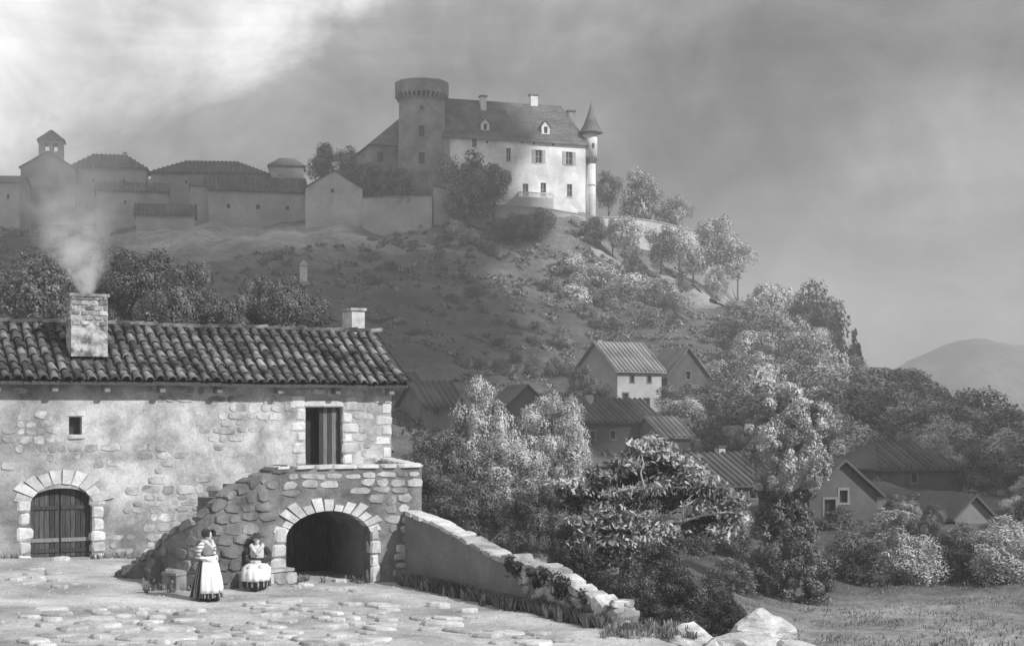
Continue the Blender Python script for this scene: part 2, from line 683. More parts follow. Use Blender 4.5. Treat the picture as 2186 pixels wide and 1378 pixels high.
for a in [(2000, 990, 262), (2100, 1040, 290), (2186, 1060, 235), (2400, 1150, 220), (1900, 960, 290), (1800, 900, 320), (2300, 1120, 300), (2100, 1100, 350), (1950, 1080, 380)]:
    cp(*a)
_c = np.array(CTRL)
_c[:, 0] /= 900.0
_c[:, 1] /= .7


def _U(r2):
    return np.where(r2 > 1e-12, .5 * r2 * np.log(r2 + 1e-12), 0)


_n = len(_c)
_d2 = ((_c[:, None, :2] - _c[None, :, :2]) ** 2).sum(-1)
_A = np.zeros((_n + 3, _n + 3))
_A[:_n, :_n] = _U(_d2) + np.eye(_n) * 2e-3
_A[:_n, _n] = 1
_A[:_n, _n + 1:] = _c[:, :2]
_A[_n, :_n] = 1
_A[_n + 1:, :_n] = _c[:, :2].T
_w = np.linalg.solve(_A, np.concatenate([_c[:, 2], np.zeros(3)]))


def terrain(X, Y):
    X = np.asarray(X, float)
    Y = np.asarray(Y, float)
    u = (1093 + X * FPX / Y) / 900.0
    v = np.log(Y) / .7
    q = np.stack([u.ravel(), v.ravel()], 1)
    d2 = ((q[:, None, :] - _c[None, :, :2]) ** 2).sum(-1)
    py = _U(d2) @ _w[:_n] + _w[_n] + q @ _w[_n + 1:]
    z = EYE + (900 - py.reshape(X.shape)) * Y / FPX
    z = np.where(Y > 450, np.maximum(z * np.clip((900 - Y) / 450, 0, 1) + -40 * np.clip((Y - 450) / 450, 0, 1), -45), np.maximum(z, -45))
    return z


def tz(x, y):
    return float(terrain(np.array([x]), np.array([y]))[0]) + relief(x, y)


def relief(x, y):
    a = min(1.0, max(.0, (y - 45) / 120))
    h = noise.noise(Vector((x * .045, y * .045, 1))) * 2.6 + noise.noise(Vector((x * .13, y * .13, 5))) * 1.4
    h -= abs(noise.noise(Vector((x * .22, y * .22, 21)))) * 1.3
    h -= abs(noise.noise(Vector((x * .08 + y * .03, y * .02, 11)))) * 2.2 - .5
    return h * a


# courtyard level: a gently falling plane
_cp = np.array([(-10.86, 45.2, .03), (-13.3, 44.3, .2), (-5.86, 39.2, -.17), (-7.1, 35.9, -.13), (0, 29.7, -.32), (2.0, 33.7, -.45), (5.9, 32.4, -.7), (-9.6, 29, -.2), (-3, 41, -.2)])
_cc = np.linalg.lstsq(np.c_[np.ones(len(_cp)), _cp[:, :2]], _cp[:, 2], rcond=None)[0]


def zc(x, y):
    return float(_cc[0] + _cc[1] * x + _cc[2] * y) + .05 * noise.noise(Vector((x * .5, y * .5, 0))) + .02 * noise.noise(Vector((x * 1.7, y * 1.7, 3)))


def court_at(px, py):
    """where the view ray through this pixel meets the courtyard"""
    Y = 36.0
    for _ in range(30):
        x = (px - 1093) * Y / FPX
        z = _cc[0] + _cc[1] * x + _cc[2] * Y
        Y = (EYE - z) * FPX / (py - 900)
    x = (px - 1093) * Y / FPX
    return Vector((x, Y, zc(x, Y)))


def build_terrain():
    # fan-shaped grid, fine near the viewer and coarse far away
    us = np.linspace(-.62, .62, 330)
    Ys = np.exp(np.linspace(math.log(9), math.log(1130), 330))
    U, Y = np.meshgrid(us, Ys)
    X = U * (Y * .95 + 14)
    Z = terrain(X, Y)
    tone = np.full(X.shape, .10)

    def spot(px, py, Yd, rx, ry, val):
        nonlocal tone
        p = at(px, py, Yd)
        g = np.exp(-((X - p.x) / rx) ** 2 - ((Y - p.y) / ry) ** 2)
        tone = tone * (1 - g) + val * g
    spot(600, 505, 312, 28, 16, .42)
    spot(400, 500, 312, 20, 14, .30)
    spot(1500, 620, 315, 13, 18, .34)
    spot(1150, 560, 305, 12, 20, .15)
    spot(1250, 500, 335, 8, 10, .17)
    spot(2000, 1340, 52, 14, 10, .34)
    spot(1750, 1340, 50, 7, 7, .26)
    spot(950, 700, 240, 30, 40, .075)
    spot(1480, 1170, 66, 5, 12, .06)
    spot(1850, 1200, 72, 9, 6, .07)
    flat = Z.ravel().copy()
    xs, ys = X.ravel(), Y.ravel()
    for i in range(len(flat)):
        x, y = xs[i], ys[i]
        if y < 450:
            flat[i] += relief(x, y)
            flat[i] += noise.noise(Vector((x * .4, y * .4, 9))) * (.1 + .35 * min(1, max(0, (y - 45) / 120)))
        else:
            flat[i] += noise.noise(Vector((x * .004, y * .004, 2))) * 12
    nr, nc = X.shape
    me = bpy.data.meshes.new('hillside')
    co = np.stack([xs, ys, flat], 1)
    idx = np.arange(nr * nc).reshape(nr, nc)
    q = np.stack([idx[:-1, :-1], idx[:-1, 1:], idx[1:, 1:], idx[1:, :-1]], -1).reshape(-1, 4)
    me.from_pydata(co.tolist(), [], q.tolist())
    me.polygons.foreach_set('use_smooth', [True] * len(me.polygons))
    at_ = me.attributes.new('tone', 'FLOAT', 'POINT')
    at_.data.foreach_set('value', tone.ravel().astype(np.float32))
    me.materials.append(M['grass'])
    me.update()
    o = bpy.data.objects.new('hillside', me)
    C.objects.link(o)
    tag(o, kind='structure')
    return o


build_terrain()


def build_far_hills():
    for (Y0, seed, prof, depth) in ((900, 3, [(1500, 960), (1700, 880), (1800, 835), (1870, 795), (1930, 765), (1990, 742), (2050, 730), (2120, 731), (2200, 738), (2300, 728), (2500, 700), (2900, 640), (3400, 640)], 300),):
        mb = MB()
        cols = 160
        rows = 14
        for i in range(cols + 1):
            px = prof[0][0] + (prof[-1][0] - prof[0][0]) * i / cols
            py = np.interp(px, [p[0] for p in prof], [p[1] for p in prof])
            top = at(px, py, Y0)
            for j in range(rows + 1):
                t = j / rows
                h = math.sin(math.pi * t) ** 1.1
                z = -60 + (top.z + 60) * h
                y = Y0 + (t - .5) * depth * 1.6
                w = noise.fractal(Vector((top.x * .02, y * .02, seed)), 1, 2, 5)
                mb.v.append((top.x * (1 + (t - .5) * .2), y, z + w * 5 * h))
        for i in range(cols):
            for j in range(rows):
                a = i * (rows + 1) + j
                mb.f.append((a, a + rows + 1, a + rows + 2, a + 1))
        o = mb.build('mountain', M['far'], None, True)
        tag(o, kind='structure')


build_far_hills()


# ------------------------------------------------------------------ courtyard
XR = [(14, 8.0), (25, 5.2), (31, 3.5), (33.9, 2.5), (37.5, 0.0), (41, -2.45), (44, -3.1), (50, -4)]


def build_court():
    mb = MB()
    Ys = np.linspace(14, 47.5, 150)
    nc = 170
    for y in Ys:
        xr = np.interp(y, [a for a, b in XR], [b for a, b in XR]) + .12 * noise.noise(Vector((y * .9, 0, 0)))
        xl = -26
        for i in range(nc):
            x = xl + (xr - xl) * i / (nc - 1)
            mb.v.append((x, y, zc(x, y)))
        mb.v.append((xr + .25, y, zc(xr, y) - .35))
        mb.v.append((xr + .5, y, zc(xr, y) - 3))
    n = nc + 2
    for j in range(len(Ys) - 1):
        for i in range(n - 1):
            a = j * n + i
            mb.f.append((a, a + 1, a + n + 1, a + n))
    o = mb.build('courtyard', M['court'], None, True)
    tag(o, kind='structure')
    return o


court = build_court()


def slab_mesh(seed):
    r = random.Random(seed)
    n = r.choice((8, 9, 10))
    mb = MB()
    ang = [2 * math.pi * (i + r.uniform(-.25, .25)) / n for i in range(n)]
    rad = [r.uniform(.8, 1.05) for _ in range(n)]
    for (k, z) in ((1.0, -.5), (1.0, .1), (.9, .4), (.6, .5)):
        for a, q in zip(ang, rad):
            mb.v.append((math.cos(a) * .5 * q * k, math.sin(a) * .5 * q * k, z))
    for j in range(3):
        for i in range(n):
            i2 = (i + 1) % n
            mb.f.append((j * n + i, j * n + i2, (j + 1) * n + i2, (j + 1) * n + i))
    mb.f.append(tuple(3 * n + i for i in range(n)))
    return mb.mesh('paving_slab', M['paving'])


SLABS = [slab_mesh(i) for i in range(9)]


def lay_paving():
    r = random.Random(4)
    placed = []
    zones = [((540, 1285), (830, 1378), 34, .52), ((60, 1296), (430, 1378), 34, .52), ((0, 1212), (190, 1262), 10, .5),
             ((890, 1318), (1010, 1352), 5, .5), ((1040, 1350), (1190, 1378), 7, .5),
             ((630, 1240), (760, 1262), 6, .4), ((430, 1330), (560, 1378), 8, .5)]
    hand = [(935, 1295, .62, .22), (1000, 1306, .5, .16), (940, 1332, 1.0, .16), (130, 1198, .55, .2), (360, 1345, 1.1, .14), (700, 1338, .95, .12), (65, 1225, .45, .12)]
    for (px, py, w, h) in hand:
        p = court_at(px, py)
        placed.append((p, w))
        inst('paving_stone', r.choice(SLABS), court, loc=(p.x, p.y, p.z + h * .1), rot=(r.uniform(-.1, .1), r.uniform(-.1, .1), r.uniform(-.3, .3)), scale=(w, w * .55, h))
    for (a, b, n, s) in zones:
        k = 0
        tries = 0
        while k < n and tries < n * 30:
            tries += 1
            px, py = r.uniform(a[0], b[0]), r.uniform(a[1], b[1])
            p = court_at(px, py)
            w = s * r.uniform(.7, 1.6)
            if any((p - q).length < (w + ww) * .48 for q, ww in placed):
                continue
            placed.append((p, w))
            inst('paving_stone', r.choice(SLABS), court, loc=(p.x, p.y, p.z + .015), rot=(r.uniform(-.05, .05), r.uniform(-.05, .05), r.uniform(-.5, .5)),
                 scale=(w * 1.15, w * r.uniform(.65, .95), r.uniform(.08, .14)))
            k += 1


lay_paving()

# pebbles and grit: nobody could count them
def build_grit():
    r = random.Random(12)
    mb = MB()
    for _ in range(2600):
        x = r.uniform(-14, 4)
        y = r.uniform(27, 44)
        if x > np.interp(y, [a for a, b in XR], [b for a, b in XR]) - .1:
            continue
        if abs(1093 + FPX * x / y - 1093) > 1200:
            continue
        s = r.uniform(.012, .045) * (1.6 if r.random() < .1 else 1)
        z = zc(x, y)
        b = len(mb.v)
        for k in range(5):
            a = 2 * math.pi * k / 5 + r.uniform(-.3, .3)
            mb.v.append((x + math.cos(a) * s, y + math.sin(a) * s, z - .005))
        mb.v.append((x + r.uniform(-.3, .3) * s, y, z + s * .7))
        for k in range(5):
            mb.f.append((b + k, b + (k + 1) % 5, b + 5))
    o = mb.build('gravel', M['paving'], None)
    tag(o, 'loose grit scattered over the pale courtyard', 'gravel', kind='stuff')


build_grit()

# ------------------------------------------------------------------ farmhouse
TH = R_(28)
EX = Vector((math.cos(TH), math.sin(TH)))
EN = Vector((-math.sin(TH), math.cos(TH)))
HR = Vector((-3.82, 48.9))
HO = HR - EX * 15
hp = Path([HO, HR])


def build_farmhouse():
    root = thing('farmhouse', 'low stone farmhouse with canal tile roof left of the courtyard', 'house', (HO.x, HO.y, 0))
    eave = 5.2
    # openings measured on the facade
    du0, _ = hp.uz(65, 1180); du1, dz1 = hp.uz(197, 1040)
    dmid = (du0 + du1) / 2
    drad = (du1 - du0) / 2
    dspring = dz1 - drad * .42
    def dhi(u):
        t = min(1, abs(u - dmid) / drad)
        return dspring + drad * .42 * math.sqrt(max(0, 1 - t * t))
    ua, za = hp.uz(652, 992); ub, zb = hp.uz(732, 868)
    wa, wz0 = hp.uz(147, 927); wb, wz1 = hp.uz(175, 890)
    holes = [(du0, du1, lambda u: -1.5, dhi, 1), (ua, ub, lambda u: za, lambda u: zb), (wa, wb, lambda u: wz0, lambda u: wz1)]
    mb = MB()
    wall(mb, hp, 0, 15, -1.5, eave, 0, .55, holes, .5)
    mb.build('front_wall', M['plaster'], root)
    RV, RZ = 2.3, 6.86
    back = 4.6
    side = Path([HR, HR + EN * back])
    mb = MB()
    wall(mb, side, .56, back, -2, lambda u: eave + (RZ - .1 - eave) * (1 - abs(u - RV) / RV) - .05 if u > 0 else eave, 0, .5, (), .4)
    mb.build('side_wall', M['plaster'], root)
    side2 = Path([HO, HO + EN * back])
    mb = MB()
    wall(mb, side2, .56, back, -2, lambda u: eave + (RZ - .1 - eave) * (1 - abs(u - RV) / RV) - .05, -.5, 0, (), .4)
    mb.build('side_wall', M['plaster'], root)
    mb = MB()
    wall(mb, hp, .5, 14.5, -2, eave, back - .5, back, (), 3)
    mb.build('rear_wall', M['plaster'], root)
    mb = MB()
    wall(mb, hp, .5, 14.5, 2.3, 2.5, .56, back - .5, (), 3)
    mb.build('upper_floor', M['wood'], root)
    # stones in the front wall
    rects = [(du0 - .05, du1 + .05, -1, dspring), (ua - .1, ub + .1, za - .02, zb + .14), (wa - .05, wb + .05, wz0 - .1, wz1 + .12)]
    umin = hp.u_at(4)
    uc, zc1 = hp.uz(450, 930)
    uq, _ = hp.uz(180, 900)

    def cover(u, z):
        px = 1093 + FPX * hp.pos(u).x / hp.pos(u).y
        nn = noise.noise(Vector((u * .55, z * .8, 4.2)))
        c = .60 + nn * 2.2
        if 430 < px < 640:
            c -= .28
        if px > 730:
            c += .2
        if z > 4.75:
            c -= .35
        return max(.05, min(.97, c))
    lay_stones(root, hp, umin, 14.5, .15, 5.0, rect_skip(rects, [(dmid, dspring - drad * .5, drad * 1.75)]), (.15, .30), (.2, .62), cover, 'stone', .2, .022, most=290)
    # quoins at the right corner and round the openings
    r = random.Random(5)
    z = 2.2
    k = 0
    while z < 4.95:
        h = r.uniform(.28, .38)
        w = .62 if k % 2 else .36
        inst('quoin', r.choice(stones_of('quoin')), root, wall_matrix(hp, 15 - w / 2 + .02, .16, z + h / 2, w, .38, h * .95))
        z += h; k += 1
    for (u0, s) in ((ua, -1), (ub, 1)):
        z = za
        k = 0
        while z < zb + .05:
            h = r.uniform(.3, .42)
            w = .5 if k % 2 else .3
            inst('quoin', r.choice(stones_of('quoin')), root, wall_matrix(hp, u0 + s * w / 2, .09, z + h / 2, w, .28, h * .95))
            z += h; k += 1
    inst('lintel', stones_of('quoin')[0], root, wall_matrix(hp, (ua + ub) / 2, .12, zb + .09, ub - ua + .3, .34, .2))
    inst('window_sill', stones_of('quoin')[3], root, wall_matrix(hp, (wa + wb) / 2, .08, wz0 - .07, .55, .28, .14))
    inst('window_lintel', stones_of('quoin')[4], root, wall_matrix(hp, (wa + wb) / 2, .08, wz1 + .07, .6, .26, .14))
    # window: small dark hole with a frame and a pane
    f = MB()
    for (a, b, c, d) in ((wa, wa + .03, wz0, wz1), (wb - .03, wb, wz0, wz1), (wa + .03, wb - .03, wz0, wz0 + .03), (wa + .03, wb - .03, wz1 - .03, wz1)):
        wall(f, hp, a, b, c, d, .3, .34, (), 9)
    win = f.build('window', M['wood'], root)
    g = MB()
    wall(g, hp, wa + .03, wb - .03, wz0 + .03, wz1 - .03, .315, .325, (), 9)
    g.build('pane', M['glass'], win)
    # voussoirs of the cellar door
    voussoirs(root, hp, dmid, dspring - drad * .25, drad * 1.05, drad * 1.62, R_(12), R_(168), 10, 0, .3, M['quoin'], .78, random.Random(2))
    for s, u0 in ((-1, du0), (1, du1)):
        z = -.1
        while z < dspring - .15:
            h = r.uniform(.3, .42)
            inst('jamb_stone', r.choice(stones_of('quoin')), root, wall_matrix(hp, u0 + s * .17, .1, z + h / 2, r.uniform(.3, .48), .3, h * .95))
            z += h
    # cellar door, two leaves of planks
    gz = zc(hp.pos(dmid).x, hp.pos(dmid).y) + .03
    for s in (0, 1):
        a = du0 if s == 0 else dmid + .01
        b = dmid - .01 if s == 0 else du1
        bk = MB()
        wall(bk, hp, a, b, gz, lambda u: dhi(u), .27, .29, (), .08)
        leaf = bk.build('door', M['dark'], root)
        n = 6
        for i in range(n):
            p0 = a + (b - a) * i / n + .008
            p1 = a + (b - a) * (i + 1) / n - .008
            pm = MB()
            wall(pm, hp, p0, p1, gz, lambda u: dhi(u) - .015, .24 - rnd.uniform(0, .01), .268, (), .5)
            pm.build('plank', M['wood'], leaf)
        for zz in (gz + .12, gz + .42, dspring - .25):
            rl = MB()
            wall(rl, hp, a + .02, b - .02, zz, zz + .11, .20, .23, (), 5)
            rl.build('rail', M['wood2' if zz > gz + .3 and zz < 1 else 'wood'], leaf)
    # upper door: one leaf shut, one standing open inwards
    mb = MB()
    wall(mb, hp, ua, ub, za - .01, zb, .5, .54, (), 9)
    mb.build('dark_room', M['dark'], root)  # near-black sheet painting the unlit room behind the open half
    us = ua + (ub - ua) * .42
    bk = MB()
    wall(bk, hp, us, ub, za, zb, .24, .26, (), 9)
    leaf = bk.build('door', M['dark'], root)
    n = 5
    for i in range(n):
        p0 = us + (ub - us) * i / n + .006
        p1 = us + (ub - us) * (i + 1) / n - .006
        pm = MB()
        wall(pm, hp, p0, p1, za, zb - .01, .2 + (i % 2) * .012, .238, (), 9)
        pm.build('plank', M['wood2' if i in (1, 3) else 'wood'], leaf)
    mb = MB()
    wall(mb, hp, ua, ua + .07, za, zb, .15, .3, (), 9)
    mb.build('door_post', M['wood'], root)
    # roof
    EV = -.52
    ez = 5.16

    def roof_pt(u, t, back_=False):      # t: 0 ridge, 1 eave
        v = RV + (EV - RV) * t if not back_ else RV + (back + .5 - RV) * t
        z = RZ + (ez - RZ) * t + .05 * noise.noise(Vector((u * .5, t * 1.5, 0))) - .05 * math.sin(math.pi * t)
        q = hp.pos(u, v)
        return Vector((q.x, q.y, z))
    for bk_ in (False, True):
        mb = MB()
        nu, nt = 32, 6
        for i in range(nu + 1):
            for j in range(nt + 1):
                mb.v.append(tuple(roof_pt(-.3 + 15.65 * i / nu, j / nt, bk_) - Vector((0, 0, .02))))
        for i in range(nu + 1):
            for j in range(nt + 1):
                mb.v.append(tuple(roof_pt(-.3 + 15.65 * i / nu, j / nt, bk_) - Vector((0, 0, .10))))
        K = (nu + 1) * (nt + 1)
        for i in range(nu):
            for j in range(nt):
                a = i * (nt + 1) + j
                mb.f.append((a, a + 1, a + nt + 2, a + nt + 1))
                mb.f.append((K + a, K + a + nt + 1, K + a + nt + 2, K + a + 1))
        for i in range(nu):
            a = i * (nt + 1) + nt
            mb.f.append((a, K + a, K + a + nt + 1, a + nt + 1))
        for j in range(nt):
            a = nu * (nt + 1) + j
            mb.f.append((a, a + 1, K + a + 1, K + a))
        mb.build('roof_deck', M['wood'], root)
    # tiles: cover tiles laid one by one, channels between them as one corrugated course
    sp = .335
    ncol = int((15.2 - umin) / sp) + 1
    nrow = 7

    def tile_mesh(seed, w=.25, w2=.19, L=.56, th=.022):
        r = random.Random(seed)
        mb = MB()
        seg = 6
        for (yy, ww, lift) in ((0, w2, 0), (L, w, .03)):
            for rad in (ww / 2, ww / 2 - th):
                for k in range(seg + 1):
                    a = math.pi * k / seg
                    mb.v.append((math.cos(a) * rad, yy, math.sin(a) * rad * .85 + lift))
        s = seg + 1
        for k in range(seg):
            mb.f.append((k, k + 1, 2 * s + k + 1, 2 * s + k))
            mb.f.append((s + k + 1, s + k, 3 * s + k, 3 * s + k + 1))
            mb.f.append((2 * s + k, 2 * s + k + 1, 3 * s + k + 1, 3 * s + k))
            mb.f.append((k + 1, k, s + k, s + k + 1))
        mb.f.append((0, 2 * s, 3 * s, s))
        mb.f.append((seg, s + seg, 3 * s + seg, 2 * s + seg))
        return mb.mesh('canal_tile', M['tile'], False)
    tiles = [tile_mesh(i, .25 * k) for i, k in enumerate((1, 1.05, .95, 1.1))]
    r = random.Random(3)
    pan = MB()
    c0, _ = hp.uz(150, 700)
    chu0, chu1 = None, None
    # chimney footprint first, tiles keep clear of it
    CH = (2.3, 0)   # placeholder, set below
    bu, _z = hp.uz(205, 740)
    def u_back(px, v):
        return min((abs(1093 + FPX * hp.pos(k * .01, v).x / hp.pos(k * .01, v).y - px), k * .01) for k in range(200, 1650))[1]
    chim = (u_back(152, .5), u_back(230, .5), .5, 1.2)
    for c in range(ncol):
        u = 15.2 - c * sp
        for j in range(nrow):
            t0 = j / nrow
            t1 = (j + 1) / nrow
            v0 = RV + (EV - RV) * t0
            vm = RV + (EV - RV) * (t0 + t1) / 2
            a = roof_pt(u, t0)
            b = roof_pt(u, t1)
            if chim[0] - .05 < u < chim[1] + .05 and chim[2] - .12 < vm < chim[3] + .1:
                continue
            yv = (b - a).normalized()
            L = (b - a).length
            xv = Vector((EX.x, EX.y, 0))
            zv = yv.cross(xv)
            if zv.z < 0:
                zv = -zv
            xv = yv.cross(zv)
            o = a - yv * .06 + zv * (.05 + r.uniform(-.006, .012))
            m = Matrix(((xv.x, yv.x, zv.x, o.x), (xv.y, yv.y, zv.y, o.y), (xv.z, yv.z, zv.z, o.z), (0, 0, 0, 1)))
            m = m @ Matrix.Rotation(r.uniform(-.05, .05), 4, 'Z') @ Matrix.Translation((r.uniform(-.015, .015), r.uniform(-.03, .03), 0)) @ Matrix.Diagonal((1.0, (L + .12) / .56, 1.1, 1))
            inst('roof_tile', r.choice(tiles), root, m)
    # channel tiles
    pan = MB()
    nper = 6
    for c in range(ncol + 1):
        u = 15.2 - c * sp + sp / 2
        for j in range(nrow):
            st = len(pan.v)
            for t, lift in ((j / nrow, .0), ((j + 1) / nrow, .03)):
                p = roof_pt(u, t)
                for k in range(5):
                    a = math.pi + math.pi * k / 4
                    q = p + Vector((EX.x, EX.y, 0)) * math.cos(a) * .13 + Vector((0, 0, .09 + lift + math.sin(a) * .075))
                    pan.v.append(tuple(q))
            for k in range(4):
                pan.f.append((st + k, st + k + 1, st + 5 + k + 1, st + 5 + k))
    o = pan.build('channel_tiles', M['pan'], root)
    o['kind'] = 'stuff'
    # ridge tiles
    u = umin - .3
    rm = tile_mesh(9, .3, .26, .5)
    while u < 15.25:
        p = roof_pt(u, 0) + Vector((0, 0, .07 + r.uniform(0, .02)))
        yv = Vector((EX.x, EX.y, 0))
        m = Matrix(((-yv.y, yv.x, 0, p.x), (yv.x, yv.y, 0, p.y), (0, 0, 1, p.z), (0, 0, 0, 1)))
        inst('ridge_tile', rm, root, m @ Matrix.Rotation(r.uniform(-.04, .04), 4, 'X'))
        u += .44
    # rafter ends under the eave
    for px in (-10, 112, 222, 340, 460, 590, 712, 826):
        u = hp.u_at(px)
        b = MB()
        wall(b, hp, u - .08, u + .08, ez - .30, ez - .13, -.40, -.003, (), 3)
        b.build('rafter', M['wood2'], root)
    # chimneys
    def chimney(u0, u1, v0, v1, z0, z1, mat, bricks, nm='chimney'):
        mb = MB()
        wall(mb, hp, u0, u1, z0, z1, v0, v1, (), 3)
        ch = mb.build(nm, mat, root)
        top = MB()
        wall(top, hp, u0 - .05, u1 + .05, z1, z1 + .09, v0 - .05, v1 + .05, (), 3)
        top.build('cap', M['brick'], ch)
        fl = MB()
        wall(fl, hp, u0 + .12, u1 - .12, z1 + .091, z1 + .10, v0 + .12, v1 - .12, (), 3)
        fl.build('flue', M['dark'], ch)
        cp_ = Path([hp.pos(u0, v0), hp.pos(u1, v0)])
        cl = Path([hp.pos(u0, v1), hp.pos(u0, v0)])
        for pth, key in ((cp_, 'brick'), (cl, 'brick')):
            z = z0 + (.9 if bricks < .9 else 0)
            row = 0
            while z < z1 - .05:
                h = .135
                w = .25
                n = max(1, int(round(pth.len / w)))
                w = pth.len / n
                off = w / 2 if row % 2 else 0
                for i in range(-1, n):
                    a, b = max(0, i * w + off), min(pth.len, (i + 1) * w + off)
                    if b - a < .06 or rnd.random() > bricks:
                        continue
                    inst('brick', rnd.choice(stones_of(key)), ch, wall_matrix(pth, (a + b) / 2, .02, z + h / 2, b - a - .015, .1, h * .9, rnd.uniform(-.03, .03)))
                z += h + .01
                row += 1
        return ch
    zt = EYE + 268 * hp.pos(chim[0], .6).y / FPX
    chimney(chim[0], chim[1], chim[2], chim[3], 5.9, zt, M['sooty'], .8)
    su = hp.u_at(775)
    # behind the ridge
    su = None
    best = min(((abs(1093 + FPX * hp.pos(k * .01, 2.9).x / hp.pos(k * .01, 2.9).y - 775), k * .01) for k in range(800, 1650)))[1]
    zt2 = EYE + 236 * hp.pos(best, 2.9).y / FPX
    chimney(best - .46, best, 2.75, 3.6, 6.0, zt2, M['quoin'], .0)
    return chim, zt


chim, chim_top = build_farmhouse()

# ------------------------------------------------------------------ stone landing with its arch and stair
FC = Vector((-2.41, 41.25))
lp_pts = [(-10.35, 41.3), (-9.15, 39.3), (-8.0, 38.0), (-7.05, 38.05), (-5.89, 39.4)]
lp = Path(lp_pts + [tuple(FC - EX * 2.9), tuple(FC - EX * 1.9), tuple(FC - EX * .9), tuple(FC)], smooth=True)


def build_landing():
    root = thing('stone_landing', 'rough stone stair and landing over a dark arch in front of the farmhouse', 'landing', (FC.x, FC.y, 0))
    prof = [(268, 1238), (290, 1198), (335, 1170), (345, 1150), (370, 1132), (410, 1112), (430, 1094), (470, 1075), (500, 1048), (560, 1022), (592, 996), (700, 994), (900, 996)]
    pu = []
    for (px, py) in prof:
        u, z = lp.uz(px, py)
        pu.append((u, z))
    pu[0] = (0, -.1)
    pu[-1] = (lp.len, pu[-1][1])
    us = [a for a, b in pu]
    zs = [b for a, b in pu]
    zs[-3:] = [2.80, 2.80, 2.80]

    def top(u):
        return float(np.interp(u, us, zs)) + (.05 * noise.noise(Vector((u * 2.2, 7, 0))) if u < us[-3] else 0)
    au0 = lp.u_at(611)
    au1 = lp.u_at(790)
    mid = (au0 + au1) / 2
    rad = (au1 - au0) / 2
    crown = lp.uz(690, 1086)[1]
    rise = rad * .62
    spring = crown - rise

    def ahi(u):
        t = min(1, abs(u - mid) / rad)
        return spring + rise * math.sqrt(max(0, 1 - t * t))
    mb = MB()
    wall(mb, lp, 0, lp.len - .005, -1.2, top, 0, .5, [(au0, au1, lambda u: -1.2, ahi, 1)], .22)
    mb.build('front_wall', M['rubble'], root)
    # side wall at the right, running back to the house corner
    sidep = Path([FC, (-3.75, 48.7)])
    mb = MB()
    wall(mb, sidep, 0, sidep.len, -1.5, 2.80, 0, .4, (), 1)
    mb.build('side_wall', M['stone'], root)
    # paved top behind the parapet
    pf = lambda u, v, z: lp.P(u, v, z)
    mb = MB()
    ul = lp.u_at(600)
    h0 = hp.u_at(600)
    mb.hexa([lp.P(ul, .5, 2.3), lp.P(lp.len - .4, .5, 2.3), Vector((-4.2, 48.6, 2.3)), hp.P(h0, -.01, 2.3),
             lp.P(ul, .5, 2.62), lp.P(lp.len - .4, .5, 2.62), Vector((-4.2, 48.6, 2.62)), hp.P(h0, -.01, 2.62)])
    mb.build('floor', M['paving'], root)
    # steps climbing behind the low outer wall
    n = 14
    ue = lp.u_at(600)
    for i in range(n):
        a = .7 + (ue - .7) * i / n
        b = .7 + (ue - .7) * (i + 1) / n
        z = min(top(a) - .25, 2.55)
        if z < .05:
            continue
        st = MB()
        wall(st, lp, a, b, -.8, z, .5, 1.7, (), 5)
        st.build('step', M['rubble'], root)
    # vault behind the arch
    dep = 2.3
    e = Vector((-math.sin(TH), math.cos(TH)))
    for (u, s) in ((au0, -1), (au1, 1)):
        q = lp.pos(u, .48)
        pth = Path([q, q + e * dep])
        mb = MB()
        wall(mb, pth, 0, pth.len, -1.2, spring + .05, -.35 if s > 0 else 0.0, 0.0 if s > 0 else .35, (), 1)
        mb.build('vault_wall', M['render'], root)
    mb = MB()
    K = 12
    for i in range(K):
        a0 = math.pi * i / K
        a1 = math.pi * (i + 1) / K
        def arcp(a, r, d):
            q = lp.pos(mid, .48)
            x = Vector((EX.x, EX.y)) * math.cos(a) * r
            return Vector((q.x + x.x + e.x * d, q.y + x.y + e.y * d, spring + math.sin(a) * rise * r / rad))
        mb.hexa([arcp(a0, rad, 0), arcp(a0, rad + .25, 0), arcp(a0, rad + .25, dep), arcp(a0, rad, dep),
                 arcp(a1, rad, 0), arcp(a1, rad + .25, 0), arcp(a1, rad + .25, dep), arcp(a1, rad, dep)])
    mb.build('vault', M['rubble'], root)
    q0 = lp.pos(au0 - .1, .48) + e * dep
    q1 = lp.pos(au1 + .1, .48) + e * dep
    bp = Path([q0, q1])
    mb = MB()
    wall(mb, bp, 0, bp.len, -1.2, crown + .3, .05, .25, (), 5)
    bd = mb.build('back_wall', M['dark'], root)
    n = 11
    for i in range(n):
        a = bp.len * i / n + .01
        b = bp.len * (i + 1) / n - .01
        pm = MB()
        wall(pm, bp, a, b, -.25, crown + .25, rnd.uniform(0, .02), .048, (), 5)
        pm.build('plank', M['wood'], bd)
    # single stones
    r = random.Random(21)
    voussoirs(root, lp, mid, spring - .12, rad * 1.04, rad * 1.42, R_(14), R_(166), 13, 0, .35, M['quoin'], .66, r)
    z = -.25
    k = 0
    while z < spring - .1:
        h = r.uniform(.3, .46)
        for (u, s) in ((au0, -1), (au1, 1)):
            w = r.uniform(.34, .5) if s < 0 else r.uniform(.22, .34)
            inst('jamb_stone', r.choice(stones_of('quoin')), root, wall_matrix(lp, u + s * w / 2, .12, z + h / 2, w, .36, h * .96))
        z += h
        k += 1

    def skip(u, z, hw, hh):
        if z + hh > top(u) - .06 or z + hh > top(u + hw) - .03 or z + hh > top(u - hw) - .03:
            return True
        if au0 - .45 - hw < u < au1 + .3 + hw and z < spring:
            return True
        return math.hypot(u - mid, (z - spring) / .7) < rad * 1.45 + min(.15, hh)
    ur = lp.u_at(600)
